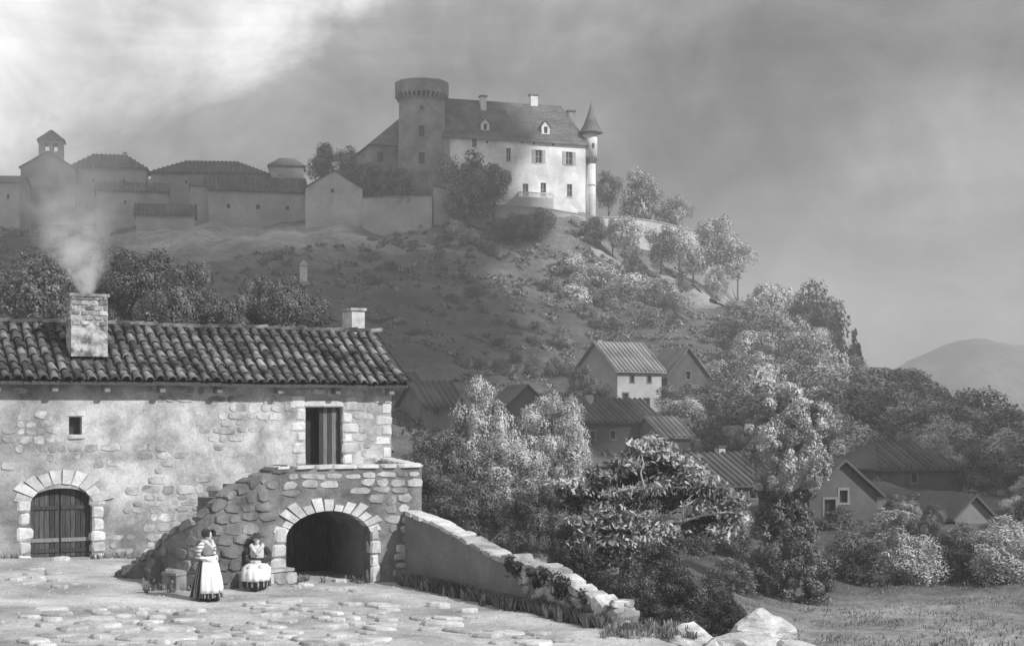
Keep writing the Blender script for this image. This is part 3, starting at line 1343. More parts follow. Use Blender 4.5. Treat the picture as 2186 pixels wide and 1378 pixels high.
    n1 = lay_stones(root, lp, .3, ur, .0, 2.8, skip, (.2, .32), (.28, .6), .93, 'rubble', .24, .05, r=r, most=150)
    n2 = lay_stones(root, lp, ur, lp.len, -.1, 2.8, skip, (.16, .28), (.28, .6), .97, 'stone', .24, .03, r=r, most=140)
    # boulders at the foot of the stair
    for (px, py, w, h) in ((300, 1235, 1.0, .5), (345, 1245, .9, .75), (375, 1255, .7, .6), (268, 1232, .6, .25), (500, 1070, .5, .35)):
        if py > 1100:
            p = court_at(px, py)
            m = Matrix.Translation((p.x, p.y + .3, p.z + h * .35)) @ Matrix.Rotation(r.uniform(-.4, .4), 4, 'Z') @ Matrix.Diagonal((w, .7, h, 1))
        else:
            u, z = lp.uz(px, py)
            m = wall_matrix(lp, u, .25, z, w, .5, h, -.5)
        inst('boulder', r.choice(stones_of('rubble')), root, m)
    # coping slabs on the landing edge
    u = ul - .2
    while u < lp.len - .1:
        w = min(r.uniform(.45, .85), lp.len + .03 - u)
        inst('coping_stone', r.choice(stones_of('quoin')), root, wall_matrix(lp, u + w / 2, .22, 2.83, w * .98, .58, .11, r.uniform(-.015, .015)))
        u += w
    u = .35
    while u < sidep.len - .4:
        w = r.uniform(.5, .85)
        inst('coping_stone', r.choice(stones_of('quoin')), root, wall_matrix(sidep, u + w / 2, .19, 2.83, w * .98, .46, .1))
        u += w
    # rough stones on the stair edge
    u = .15
    while u < ul - .25:
        w = r.uniform(.3, .55)
        s = (top(min(u + w, ul)) - top(u)) / w
        inst('edge_stone', r.choice(stones_of('rubble')), root, wall_matrix(lp, u + w / 2, .22, top(u + w / 2) - .02, w * 1.12, .55, r.uniform(.16, .26), -math.atan(s)))
        u += w
    return au0


au0 = build_landing()


# ------------------------------------------------------------------ sloping parapet wall
gp = Path([(-2.83, 41.0), (-1.2, 38.6), (.4, 36.2), (1.55, 34.5), (2.15, 33.6)], smooth=True)


def build_parapet():
    root = thing('garden_wall', 'grey rendered wall sloping down from the landing to the right', 'wall', (-.5, 37.5, -.5))
    tp = [(865, 1087), (930, 1112), (1000, 1150), (1060, 1183), (1120, 1204), (1180, 1222), (1240, 1262), (1280, 1290), (1295, 1310)]
    us, zs = [], []
    for px, py in tp:
        u, z = gp.uz(px, py)
        us.append(u); zs.append(z)
    us[0] = 0

    def top(u):
        return float(np.interp(u, us, zs)) - .12
    mb = MB()
    wall(mb, gp, 0, gp.len, -3, top, 0, .42, (), .2)
    mb.build('wall_body', M['render'], root)
    r = random.Random(9)
    u = 0.0
    while u < gp.len - .05:
        w = r.uniform(.32, .6)
        s = (top(min(u + w, gp.len)) - top(u)) / w
        t = u / gp.len
        h = .14 if t < .5 else r.uniform(.2, .34)
        inst('coping_stone', r.choice(stones_of('quoin' if t < .3 else 'stone')), root,
             wall_matrix(gp, u + w / 2, .21 + r.uniform(-.03, .03), top(u + w / 2) + h * .28, w * 1.08, .5 + r.uniform(0, .12), h, -math.atan(s)))
        u += w
    # stones showing at the ruined lower end
    for _ in range(46):
        u = r.uniform(gp.len * .6, gp.len)
        zz = top(u) - r.uniform(0.1, .9) * (u / gp.len)
        inst('stone', r.choice(stones_of('stone')), root, wall_matrix(gp, u, .05, zz, r.uniform(.2, .4), .22, r.uniform(.12, .24), r.uniform(-.2, .5)))
    # rounded end
    q = gp.pos(gp.len, .2)
    zb = zc(q.x, q.y)
    for k in range(5):
        for j in range(3):
            a = -1.4 + j * .9
            w = .42
            m = Matrix.Translation((q.x + math.cos(a) * .16, q.y + math.sin(a) * .16, zb - .05 + k * .14)) @ Matrix.Rotation(a + 1.57, 4, 'Z') @ Matrix.Diagonal((w, .3, .17, 1))
            inst('stone', r.choice(stones_of('stone')), root, m)


build_parapet()


def wall_ivy():
    g = np.random.default_rng(3)
    P, Nn = [], []
    for k in range(70):
        u = gp.u_at(g.uniform(1075, 1255))
        q = gp.pos(u, g.uniform(-.12, .3))
        zt = np.interp(1093 + FPX * q.x / q.y, [1060, 1120, 1180, 1240, 1290], [1183, 1204, 1222, 1262, 1300])
        z = EYE + (900 - zt) * q.y / FPX - abs(g.normal()) * .16 - .02
        n = 90
        d = g.normal(size=(n, 3))
        d /= np.linalg.norm(d, axis=1, keepdims=True)
        P.append(np.array([q.x, q.y, z])[None] + d * g.uniform(.3, 1, (n, 1)) * .15)
        Nn.append(d + g.normal(size=(n, 3)) * .5)
    P = np.concatenate(P); Nn = np.concatenate(Nn)
    n = len(P)
    t = g.normal(size=(n, 3)); Nn /= np.linalg.norm(Nn, axis=1, keepdims=True)
    t -= (t * Nn).sum(1, keepdims=True) * Nn
    t /= np.linalg.norm(t, axis=1, keepdims=True)
    b = np.cross(Nn, t)
    s_ = .045 * g.uniform(.6, 1.3, (n, 1))
    co = np.stack([P - t * s_, P + b * s_ * .6, P + t * s_, P - b * s_ * .6], 1).reshape(-1, 3)
    me = bpy.data.meshes.new('ivy')
    me.from_pydata(co.tolist(), [], np.arange(n * 4).reshape(n, 4).tolist())
    me.materials.append(M['leafdark'])
    o = inst('ivy', me)
    tag(o, 'dark ivy growing over the lower half of the sloping wall', 'ivy')


wall_ivy()


# stone bench the woman sits on, beside the pier
def block_bench(px0, px1, pz, label, mat, front):
    u0 = lp.u_at(px0); u1 = lp.u_at(px1)
    c = lp.pos((u0 + u1) / 2, -front / 2)
    z = zc(c.x, c.y)
    root = thing('stone_bench', label, 'bench', (c.x, c.y, z))
    mb = MB()
    wall(mb, lp, u0 + .02, u1 - .02, z - .1, z + pz - .07, -front + .04, -.06, (), .3)
    mb.build('base', mat, root)
    mb = MB()
    wall(mb, lp, u0, u1, z + pz - .07, z + pz, -front, -.02, (), .3)
    mb.build('seat', M['stone'] if mat is M['stone'] else mat, root)
    for k, uu in enumerate(np.arange(u0 + .2, u1, .42)):
        inst('stone', stones_of('stone' if mat is M['stone'] else 'rubble')[k % 8], root, wall_matrix(lp, float(uu), -front + .08, z + pz * .45, .38, .16, pz * .7))


block_bench(505, 608, .45, 'stone bench under the seated woman beside the arch pier', M['stone'], .5)
block_bench(378, 402, .42, 'low dark stone block behind the standing woman', M['rubble'], .45)


# ------------------------------------------------------------------ rocks at the edge of the court
def rock(label, px, py, Y, w, d, h, rz, seed, mat='boulder'):
    r = random.Random(seed)
    bm = bmesh.new()
    bmesh.ops.create_icosphere(bm, subdivisions=3, radius=.5)
    for v in bm.verts:
        n = v.co.normalized()
        k = 1 + .35 * noise.noise(n * 1.4 + Vector((seed, 0, 0))) + .14 * noise.noise(n * 3.5 + Vector((0, seed, 0)))
        v.co = n * .5 * k
        for _ in range(1):
            pass
    planes = [Vector((r.uniform(-1, 1), r.uniform(-1, 1), r.uniform(-.2, 1))).normalized() for _ in range(7)]
    for v in bm.verts:
        for p in planes:
            dd = v.co.dot(p) - .36
            if dd > 0:
                v.co -= p * dd * .9
    # bedding ribs
    for v in bm.verts:
        v.co += v.co.normalized() * .012 * math.sin(v.co.z * 60 + v.co.x * 18)
    me = bpy.data.meshes.new('rock')
    bm.to_mesh(me); bm.free()
    me.materials.append(M[mat])
    o = bpy.data.objects.new('rock', me)
    C.objects.link(o)
    p = at(px, py, Y)
    o.location = p
    o.scale = (w, d, h)
    o.rotation_euler = (r.uniform(-.1, .1), r.uniform(-.2, .2), rz)
    tag(o, label, 'rock', 'pale rocks at the edge of the court')
    return o


rock('broad pale boulder, upper one of the pair right of the court edge', 1625, 1350, 34.0, 1.9, 1.0, 1.05, .5, 1)
rock('hatched grey boulder below the broad pale one', 1590, 1395, 33.0, 2.1, 1.1, 1.15, -.2, 2)
rock('pale rounded rock left of the big boulders', 1470, 1364, 33.6, 1.35, .9, .8, .2, 3)
rock('flat pale rock running out of the lower frame right of the boulders', 1705, 1405, 32.6, 1.5, 1.1, .7, .2, 4)
rock('small rock wedged between the rounded rock and the boulders', 1525, 1385, 33.0, .6, .5, .5, .9, 5)
rock('low jagged rock half hidden in weeds near the wall end', 1392, 1360, 33.8, 1.3, .7, .45, -.3, 6)
rock('low rock at the foot of the sloping wall end', 1335, 1352, 33.9, .6, .5, .28, .3, 7)
for _o in list(C.objects):
    if _o.name.startswith('rock'):
        _z = zc(min(_o.location.x, 3.4), _o.location.y) - .9
# support for the rocks: a bank of earth below the court edge
_mb = MB()
for j in range(30):
    y = 24 + j * .42
    xr = np.interp(y, [a for a, b in XR], [b for a, b in XR])
    for i in range(14):
        x = xr - .6 + i * .42
        z0 = zc(xr, y) - .28 - i * .085 + .1 * noise.noise(Vector((x, y, 2)))
        _mb.v.append((x, y, z0 - max(0, i - 9) * .5 - max(0, j - 25) * .35))
for j in range(29):
    for i in range(13):
        a = j * 14 + i
        _mb.f.append((a, a + 1, a + 15, a + 14))
tag(_mb.build('bank', M['rubble'], None, True), kind='structure')


# ------------------------------------------------------------------ foliage
def np_mesh(name, co, quads, mat):
    me = bpy.data.meshes.new(name)
    me.vertices.add(len(co))
    me.vertices.foreach_set('co', co.astype(np.float32).ravel())
    nq = len(quads)
    me.loops.add(nq * 4)
    me.loops.foreach_set('vertex_index', quads.astype(np.int32).ravel())
    me.polygons.add(nq)
    me.polygons.foreach_set('loop_start', (np.arange(nq) * 4).astype(np.int32))
    me.polygons.foreach_set('loop_total', np.full(nq, 4, np.int32))
    me.update(calc_edges=True)
    me.validate()
    me.materials.append(mat)
    return me


def leaf_quads(pos, nrm, size, g, long=1.7):
    n = len(pos)
    nrm = nrm / np.linalg.norm(nrm, axis=1, keepdims=True)
    t = g.normal(size=(n, 3))
    t -= (t * nrm).sum(1, keepdims=True) * nrm
    t /= np.linalg.norm(t, axis=1, keepdims=True) + 1e-9
    b = np.cross(nrm, t)
    s = size[:, None]
    co = np.stack([pos - t * s * long * .5, pos + b * s * .42 - t * s * .05, pos + t * s * long * .5, pos - b * s * .42 - t * s * .05], 1).reshape(-1, 3)
    q = np.arange(n * 4).reshape(n, 4)
    return co, q


def crown(name, seed, env, npuff, nleaf, leaf, mat, puff=(.12, .22), asp=1.0, fill=.72):
    """leaf clumps through a crown volume; x,y in -.5...5, z in 0..1"""
    g = np.random.default_rng(seed)
    cs, rs = [], []
    k = 0
    while len(cs) < npuff and k < 20000:
        k += 1
        h = g.uniform(.04, .98)
        r = env(h)
        if r <= 0.02 or g.random() > (r * 2) ** 1.2 + .08:
            continue
        a = g.uniform(0, 2 * math.pi)
        rr = r * math.sqrt(g.uniform(.15, 1)) * fill * 1.15
        pr = g.uniform(*puff) * (0.6 + .8 * min(1, r * 2))
        cs.append((math.cos(a) * rr, math.sin(a) * rr, h))
        rs.append(pr)
    cs = np.array(cs); rs = np.array(rs)
    w = rs ** 2
    idx = g.choice(len(cs), nleaf, p=w / w.sum())
    d = g.normal(size=(nleaf, 3))
    d[:, 2] += .25
    d /= np.linalg.norm(d, axis=1, keepdims=True)
    lump = 1 + .25 * np.sin(d[:, 0] * 5 + idx) * np.sin(d[:, 1] * 6 + idx * 2)
    rad = rs[idx] * (g.uniform(.3, 1, nleaf) ** .33) * lump
    pos = cs[idx] + d * rad[:, None] * np.array([1, 1, asp])
    nrm = d + g.normal(size=(nleaf, 3)) * .32
    size = leaf * g.uniform(.6, 1.35, nleaf)
    co, q = leaf_quads(pos, nrm, size, g)
    return np_mesh(name, co, q, mat)


ENV = dict(
    round=lambda h: .5 * math.sqrt(max(0, 1 - ((h - .52) / .52) ** 2)) ** .9,
    tall=lambda h: .5 * (math.sin(math.pi * min(1, h * .9 + .08)) ** .6) * (1 - .35 * h),
    cone=lambda h: .5 * (1 - h) ** .8 * (1 if h > .05 else .6),
    bush=lambda h: .5 * math.sqrt(max(0, 1 - (h / 1.02) ** 2)),
    broad=lambda h: .5 * min(1, .55 + h * 1.2) * math.sqrt(max(0, 1 - max(0, (h - .45) / .57) ** 2)),
)


def trunk_mesh(name, seed, mat, limbs=4, r0=.035):
    r = random.Random(seed)
    mb = MB()
    pts = [Vector((0, 0, -.03))]
    p = Vector((0, 0, 0))
    for i in range(7):
        pts.append(p.copy())
        p = p + Vector((r.uniform(-.02, .02), r.uniform(-.02, .02), .12))
    rad = [r0 * 1.5] + [r0 * (1 - .12 * i) for i in range(7)]
    mb.tube(pts, rad, 8)
    for k in range(limbs):
        i = r.randint(2, 6)
        a = 2 * math.pi * k / limbs + r.uniform(-.5, .5)
        q = pts[i].copy()
        lp_ = [q.copy()]
        d = Vector((math.cos(a), math.sin(a), .9)).normalized() * .09
        for j in range(4):
            q = q + d
            d = (d + Vector((r.uniform(-.03, .03), r.uniform(-.03, .03), r.uniform(-.01, .03)))).normalized() * .085
            lp_.append(q.copy())
        mb.tube(lp_, [r0 * .5, r0 * .42, r0 * .32, r0 * .2, r0 * .08], 6)
    return mb.mesh(name, mat, True)


CR = {}


def get_crown(kind, var, cls):
    key = (kind, var, cls)
    if key not in CR:
        seed = hash((kind + cls)) % 1000 if False else sum(map(ord, kind + cls)) * 7 + var
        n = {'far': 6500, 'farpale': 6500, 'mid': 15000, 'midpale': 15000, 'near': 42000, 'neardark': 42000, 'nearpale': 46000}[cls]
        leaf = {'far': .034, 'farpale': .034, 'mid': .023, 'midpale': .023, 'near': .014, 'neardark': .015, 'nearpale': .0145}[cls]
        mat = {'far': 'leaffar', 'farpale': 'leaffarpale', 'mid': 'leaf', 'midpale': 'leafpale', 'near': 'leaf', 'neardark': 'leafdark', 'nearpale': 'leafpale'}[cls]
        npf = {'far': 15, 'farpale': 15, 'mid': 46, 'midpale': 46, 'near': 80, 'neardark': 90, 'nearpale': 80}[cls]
        pf = (.15, .25) if cls.startswith('far') else (.09, .17) if cls.startswith('mid') else (.06, .13)
        if kind == 'cone':
            pf, npf = (.06, .11), 70
        CR[key] = crown('crown_' + kind, seed, ENV[kind], npf, n, leaf, M[mat], pf)
    return CR[key]


TR = [trunk_mesh('trunk', i, M['bark']) for i in range(4)]
TRP = [trunk_mesh('trunk', i + 9, M['palebark'], 5) for i in range(3)]
tcount = 0


def tree(label, px, ytop, wpx, Y, kind='round', cls='far', clear=.15, ybase=None, name='tree', cat='tree', group=None, base=None, dscale=1.0, pale=False):
    """a tree whose crown top shows at (px, ytop); it stands on the hillside"""
    global tcount
    tcount += 1
    X = (px - 1093) * Y / FPX
    zt = EYE + (900 - ytop) * Y / FPX
    zb = tz(X, Y) if base is None else base
    if ybase is not None:
        zb = EYE + (900 - ybase) * Y / FPX
    W = wpx * Y / FPX * (1.16 if group == G2 else 1)
    if zt - zb < .72 * W:
        zb = zt - .72 * W
    H = max(1.0, zt - zb)
    root = thing(name, label, cat, (X, Y, zb - .05), rnd.uniform(0, 6.28), group)
    me = get_crown(kind, tcount % 3, cls)
    lim = {'tall': 2.1, 'cone': 3.2, 'round': 1.25, 'bush': 1.0}[kind]
    if H * (1 - clear) > lim * W:
        clear = 1 - lim * W / H
    inst('crown', me, root, loc=(0, 0, H * clear), scale=(W * 1.1, W * 1.1 * dscale, H * (1 - clear)))
    if cat == 'tree':
        tm = (TRP if pale else TR)[tcount % 3]
        inst('trunk', tm, root, loc=(0, 0, 0), scale=(max(W * .9, H * .5), max(W * .9, H * .5), H * .95))
    return root


G1 = 'trees round the castle'
G2 = 'trees down the hill ridge'
G3 = 'trees over the farmhouse roof'
G4 = 'trees in the valley by the houses'
G5 = 'bushes at the far edge of the meadow'
# ---- by the castle and the terrace
tree('dark broad tree in front of the round tower and bright facade', 990, 342, 100, 330, 'round', 'far', .0, group=G1)
tree('dark tree right of the broad one against the bright castle wall', 1056, 356, 60, 331, 'round', 'far', .0, group=G1)
tree('shaded tree left of the round tower', 845, 372, 70, 332, 'round', 'far', .12, group=G1)
tree('small shaded tree below the left castle wing', 800, 358, 60, 336, 'round', 'far', .12, group=G1)
tree('dark low tree left of the castle wing by the gabled house', 762, 352, 60, 344, 'bush', 'far', .05, group=G1)
tree('left one of two round trees on the skyline left of the castle', 690, 316, 56, 362, 'round', 'far', .15, group=G1)
tree('right one of two round trees on the skyline left of the castle', 742, 322, 50, 362, 'round', 'far', .15, group=G1)
tree('dark tree directly right of the corner turret', 1300, 372, 52, 362, 'round', 'far', .08, group=G1)
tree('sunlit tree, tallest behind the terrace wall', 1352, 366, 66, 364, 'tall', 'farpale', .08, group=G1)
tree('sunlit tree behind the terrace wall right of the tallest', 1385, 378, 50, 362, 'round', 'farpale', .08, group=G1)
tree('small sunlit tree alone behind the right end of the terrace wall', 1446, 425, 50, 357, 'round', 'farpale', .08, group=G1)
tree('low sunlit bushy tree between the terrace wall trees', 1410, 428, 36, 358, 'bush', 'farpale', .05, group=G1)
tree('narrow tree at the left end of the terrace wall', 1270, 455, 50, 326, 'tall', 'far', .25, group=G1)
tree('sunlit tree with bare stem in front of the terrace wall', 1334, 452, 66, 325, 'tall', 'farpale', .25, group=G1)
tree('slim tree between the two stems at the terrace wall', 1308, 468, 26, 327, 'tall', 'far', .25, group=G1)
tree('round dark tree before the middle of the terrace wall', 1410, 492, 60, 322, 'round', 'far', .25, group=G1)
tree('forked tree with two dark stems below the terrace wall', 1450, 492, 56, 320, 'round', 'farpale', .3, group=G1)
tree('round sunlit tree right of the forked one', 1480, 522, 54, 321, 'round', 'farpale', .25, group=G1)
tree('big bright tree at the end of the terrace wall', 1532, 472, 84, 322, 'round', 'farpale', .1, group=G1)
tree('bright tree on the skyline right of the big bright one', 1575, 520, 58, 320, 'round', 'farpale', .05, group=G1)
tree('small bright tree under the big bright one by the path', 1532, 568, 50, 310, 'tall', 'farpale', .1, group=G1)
# ---- on the slope under the castle
tree('round dark tree standing alone on the slope below the castle stair', 1157, 452, 50, 322, 'round', 'far', .2, group=G1)
tree('dark bushy tree left of the lone round one below the castle', 1085, 455, 60, 322, 'bush', 'far', .05, group=G1)
tree('dark low bush between the two trees below the castle stair', 1120, 462, 40, 321, 'bush', 'far', .05, group=G1)
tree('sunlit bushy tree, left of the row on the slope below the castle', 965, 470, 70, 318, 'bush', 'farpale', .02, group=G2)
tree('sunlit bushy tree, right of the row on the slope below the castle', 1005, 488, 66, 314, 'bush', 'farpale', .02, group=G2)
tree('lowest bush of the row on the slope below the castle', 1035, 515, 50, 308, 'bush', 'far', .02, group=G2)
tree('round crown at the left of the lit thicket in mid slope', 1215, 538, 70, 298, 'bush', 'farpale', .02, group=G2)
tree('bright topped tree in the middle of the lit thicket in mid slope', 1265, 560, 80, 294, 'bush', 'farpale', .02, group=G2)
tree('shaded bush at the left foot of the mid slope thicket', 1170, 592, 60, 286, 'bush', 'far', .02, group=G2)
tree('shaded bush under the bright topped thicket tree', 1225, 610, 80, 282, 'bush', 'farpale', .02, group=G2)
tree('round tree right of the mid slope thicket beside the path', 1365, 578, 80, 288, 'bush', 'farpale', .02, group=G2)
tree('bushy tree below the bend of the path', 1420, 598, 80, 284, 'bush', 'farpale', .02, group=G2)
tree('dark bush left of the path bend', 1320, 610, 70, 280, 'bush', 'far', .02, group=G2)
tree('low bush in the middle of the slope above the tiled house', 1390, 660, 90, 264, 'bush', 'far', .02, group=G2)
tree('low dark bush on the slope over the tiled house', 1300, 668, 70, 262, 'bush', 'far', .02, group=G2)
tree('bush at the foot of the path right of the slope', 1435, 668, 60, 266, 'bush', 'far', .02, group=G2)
# ---- ridge on the right
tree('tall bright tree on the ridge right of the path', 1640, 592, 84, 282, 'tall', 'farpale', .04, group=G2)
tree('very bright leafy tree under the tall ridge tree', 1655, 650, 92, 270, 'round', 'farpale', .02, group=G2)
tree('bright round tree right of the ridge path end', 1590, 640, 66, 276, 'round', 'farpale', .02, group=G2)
tree('tall dark tree standing on the ridge against the sky', 1735, 596, 105, 280, 'tall', 'far', .06, group=G2)
tree('dark tree right behind the tall dark ridge tree', 1762, 650, 62, 276, 'tall', 'far', .05, group=G2)
tree('dark narrow tree left behind the tall dark ridge tree', 1702, 628, 50, 284, 'tall', 'far', .05, group=G2)
tree('pointed conifer on the ridge against the misty sky', 1826, 698, 52, 258, 'cone', 'far', .04, name='conifer', group=G2)
tree('low dark tree left of the pointed conifer', 1795, 735, 70, 262, 'tall', 'far', .04, group=G2)
tree('sunlit tree below the very bright leafy one', 1600, 720, 90, 248, 'bush', 'farpale', .02, group=G2)
tree('shaded tree right below the very bright leafy one', 1690, 735, 90, 250, 'bush', 'far', .02, group=G2)
tree('round lit tree above the gabled valley house', 1535, 690, 70, 256, 'bush', 'far', .02, group=G2)
tree('dark tree below the conifer', 1780, 790, 90, 238, 'bush', 'far', .02, group=G2)
tree('dark tree on the ridge right of the conifer', 1885, 792, 95, 240, 'round', 'far', .02, group=G2)
tree('round dark tree on the falling ridge in the right half', 1940, 800, 100, 232, 'round', 'far', .02, group=G2)
tree('small dark tree right of the round one on the falling ridge', 1985, 838, 80, 226, 'round', 'far', .02, group=G2)
tree('dark bush in the dip of the ridge', 2030, 876, 90, 215, 'bush', 'far', .02, group=G2)
tree('big dark tree on the ridge near the right edge', 2092, 846, 120, 205, 'round', 'far', .03, group=G2)
tree('dark tree right beside the big one near the right edge', 2138, 878, 80, 202, 'tall', 'far', .02, group=G2)
tree('small dark tree cut by the right edge of the view', 2180, 945, 80, 180, 'round', 'far', .02, group=G2)
tree('shaded round tree in the middle of the right slope', 1850, 850, 110, 205, 'bush', 'far', .02, group=G2)
tree('lit leafy tree above the column shaped tree', 1740, 780, 100, 215, 'bush', 'farpale', .02, group=G2)
tree('shaded tree on the slope right of the lit leafy one', 1960, 880, 120, 190, 'bush', 'far', .02, group=G2)
tree('shaded tree low on the slope near the right ridge', 2060, 940, 110, 172, 'bush', 'far', .02, group=G2)
tree('leafy bush above the gabled valley house, right side', 1640, 800, 100, 205, 'bush', 'far', .02, group=G2)
# ---- valley, among the houses
tree('lit shrubby tree right of the two valley roofs', 1540, 812, 90, 172, 'round', 'mid', .05, group=G4)
tree('shaded tree under the lit shrubby one by the valley roofs', 1560, 878, 110, 150, 'bush', 'mid', .02, group=G4)
tree('small tree left of the tiled valley house', 1245, 785, 76, 176, 'bush', 'mid', .02, group=G4)
tree('dark shrub at the wall of the tiled valley house', 1290, 815, 50, 175, 'bush', 'mid', .02, group=G4)
tree('dark tree behind the column shaped tree', 1640, 900, 120, 132, 'bush', 'mid', .02, group=G4)
tree('dark low tree in front of the right valley roofs', 1900, 960, 130, 140, 'bush', 'mid', .02, group=G4)
tree('round grey leafed tree above the small gable at right', 2098, 958, 105, 118, 'round', 'mid', .05, group=G4)
tree('shaded tree at the right edge behind the meadow', 2180, 990, 90, 112, 'round', 'mid', .05, group=G4)
tree('dark thick bush between the valley roofs and the dark fig tree', 1500, 985, 130, 105, 'bush', 'mid', .02, group=G4)
# ---- behind the farmhouse roof
tree('leafy tree behind the roof right of the smoking chimney', 290, 532, 185, 76, 'round', 'near', .1, group=G3)
tree('tree behind the roof with lit top, second from the smoking chimney', 410, 572, 165, 74, 'round', 'near', .1, group=G3)
tree('small bush tree filling the gap behind the roof ridge', 350, 612, 120, 71, 'round', 'mid', .1, group=G3)
tree('tree behind the middle of the roof with lit leaves', 585, 592, 165, 76, 'round', 'near', .1, group=G3)
tree('low shaded tree between the middle tree and the small chimney', 655, 628, 100, 77, 'round', 'mid', .1, group=G3)
tree('hazy tree behind the roof left of the smoking chimney', 80, 565, 190, 92, 'round', 'mid', .1, group=G3)
tree('low dark bush behind the roof left of the middle tree', 490, 640, 110, 72, 'round', 'mid', .1, group=G3)
# ---- bushes beyond the meadow
tree('lit bush, left of the row beyond the meadow', 1785, 1085, 120, 88, 'bush', 'mid', .0, name='bush', cat='bush', group=G5)
tree('large lit bush in the middle of the row beyond the meadow', 1910, 1092, 165, 84, 'bush', 'midpale', .0, name='bush', cat='bush', group=G5)
tree('round bush right of the large lit bush beyond the meadow', 2030, 1108, 135, 83, 'bush', 'mid', .0, name='bush', cat='bush', group=G5)
tree('tall lit bush near the right edge beyond the meadow', 2135, 1100, 150, 80, 'bush', 'midpale', .0, name='bush', cat='bush', group=G5)
tree('bush cut by the right edge beyond the meadow', 2200, 1065, 120, 86, 'bush', 'mid', .0, name='bush', cat='bush', group=G5)
tree('low shaded bush right of the column shaped tree', 1845, 1128, 130, 80, 'bush', 'mid', .0, name='bush', cat='bush', group=G5)
tree('low shaded bush between the two round ones beyond the meadow', 1970, 1145, 130, 76, 'bush', 'mid', .0, name='bush', cat='bush', group=G5)
tree('low shaded bush before the tall lit one near the right edge', 2090, 1158, 150, 74, 'bush', 'mid', .0, name='bush', cat='bush', group=G5)
tree('dark spreading bush on the meadow right of the foot of the column tree', 1830, 1128, 150, 70, 'bush', 'mid', .0, name='bush', cat='bush', group=G5)
tree('pale spreading bush on the meadow before the big dark gable', 1935, 1122, 150, 68, 'bush', 'midpale', .0, name='bush', cat='bush', group=G5)
tree('dark spreading bush on the meadow before the small pale gable', 2040, 1140, 150, 69, 'bush', 'mid', .0, name='bush', cat='bush', group=G5)
tree('large pale bush nearest the right edge on the meadow', 2150, 1118, 170, 67, 'bush', 'midpale', .0, name='bush', cat='bush', group=G5)
# ---- the near group right of the landing
G6 = 'leafy trees right of the landing'
tree('pale leafed tree with pointed top right of the farmhouse', 1030, 808, 175, 66, 'tall', 'nearpale', .05, group=G6)
tree('pale round tree right of the pointed one', 1180, 848, 150, 68, 'round', 'nearpale', .05, group=G6)
tree('dark bush filling the ground right of the fig tree foot', 1520, 1235, 150, 44, 'bush', 'neardark', .0, name='bush', cat='bush', group=G6)
tree('dark shrub left behind the broad pale boulder', 1545, 1270, 110, 39, 'bush', 'neardark', .0, name='bush', cat='bush', group=G6)
tree('ragged dark bush under the bare pale limb', 1400, 1160, 170, 45, 'bush', 'neardark', .0, name='bush', cat='bush', group=G6)
tree('dull shrub in the gap under the right branches of the fig tree', 1470, 1105, 110, 72, 'bush', 'mid', .0, name='bush', cat='bush', group=G6)
tree('dull shrub half way between fig tree and column tree', 1555, 1120, 110, 74, 'bush', 'mid', .0, name='bush', cat='bush', group=G6)
tree('low shrub on the meadow left of the foot of the column tree', 1560, 1190, 120, 60, 'bush', 'mid', .0, name='bush', cat='bush', group=G6)
tree('dull low shrub behind the fig tree trunk', 1400, 1085, 110, 70, 'bush', 'mid', .0, name='bush', cat='bush', group=G6)
tree('shaded tree close to the landing corner', 935, 925, 150, 60, 'round', 'near', .05, group=G6)
tree('grey leafed lower tree in the middle of the near group', 1080, 940, 190, 60, 'round', 'nearpale', .05, group=G6)
tree('dark undergrowth tree behind the sloping wall', 990, 1010, 170, 55, 'bush', 'near', .0, group=G6)
tree('dark undergrowth tree left of the fig tree', 1150, 1030, 170, 54, 'bush', 'near', .0, group=G6)
tree('low dark bush behind the end of the sloping wall', 1225, 1120, 130, 46, 'bush', 'neardark', .0, name='bush', cat='bush', group=G6)
tree('low dark bush under the fig tree', 1330, 1190, 150, 42, 'bush', 'neardark', .0, name='bush', cat='bush', group=G6, base=-1.8)
tree('dark bush right of the fig tree trunk', 1450, 1215, 140, 42, 'bush', 'neardark', .0, name='bush', cat='bush', group=G6, base=-2.0)
tree('dark low bush at the court edge behind the rocks', 1420, 1290, 190, 37, 'bush', 'neardark', .0, name='bush', cat='bush', group=G6, base=-1.9)
tree('dark weedy bush between wall end and rocks', 1345, 1285, 120, 36.5, 'bush', 'neardark', .0, name='bush', cat='bush', group=G6, base=-1.6)


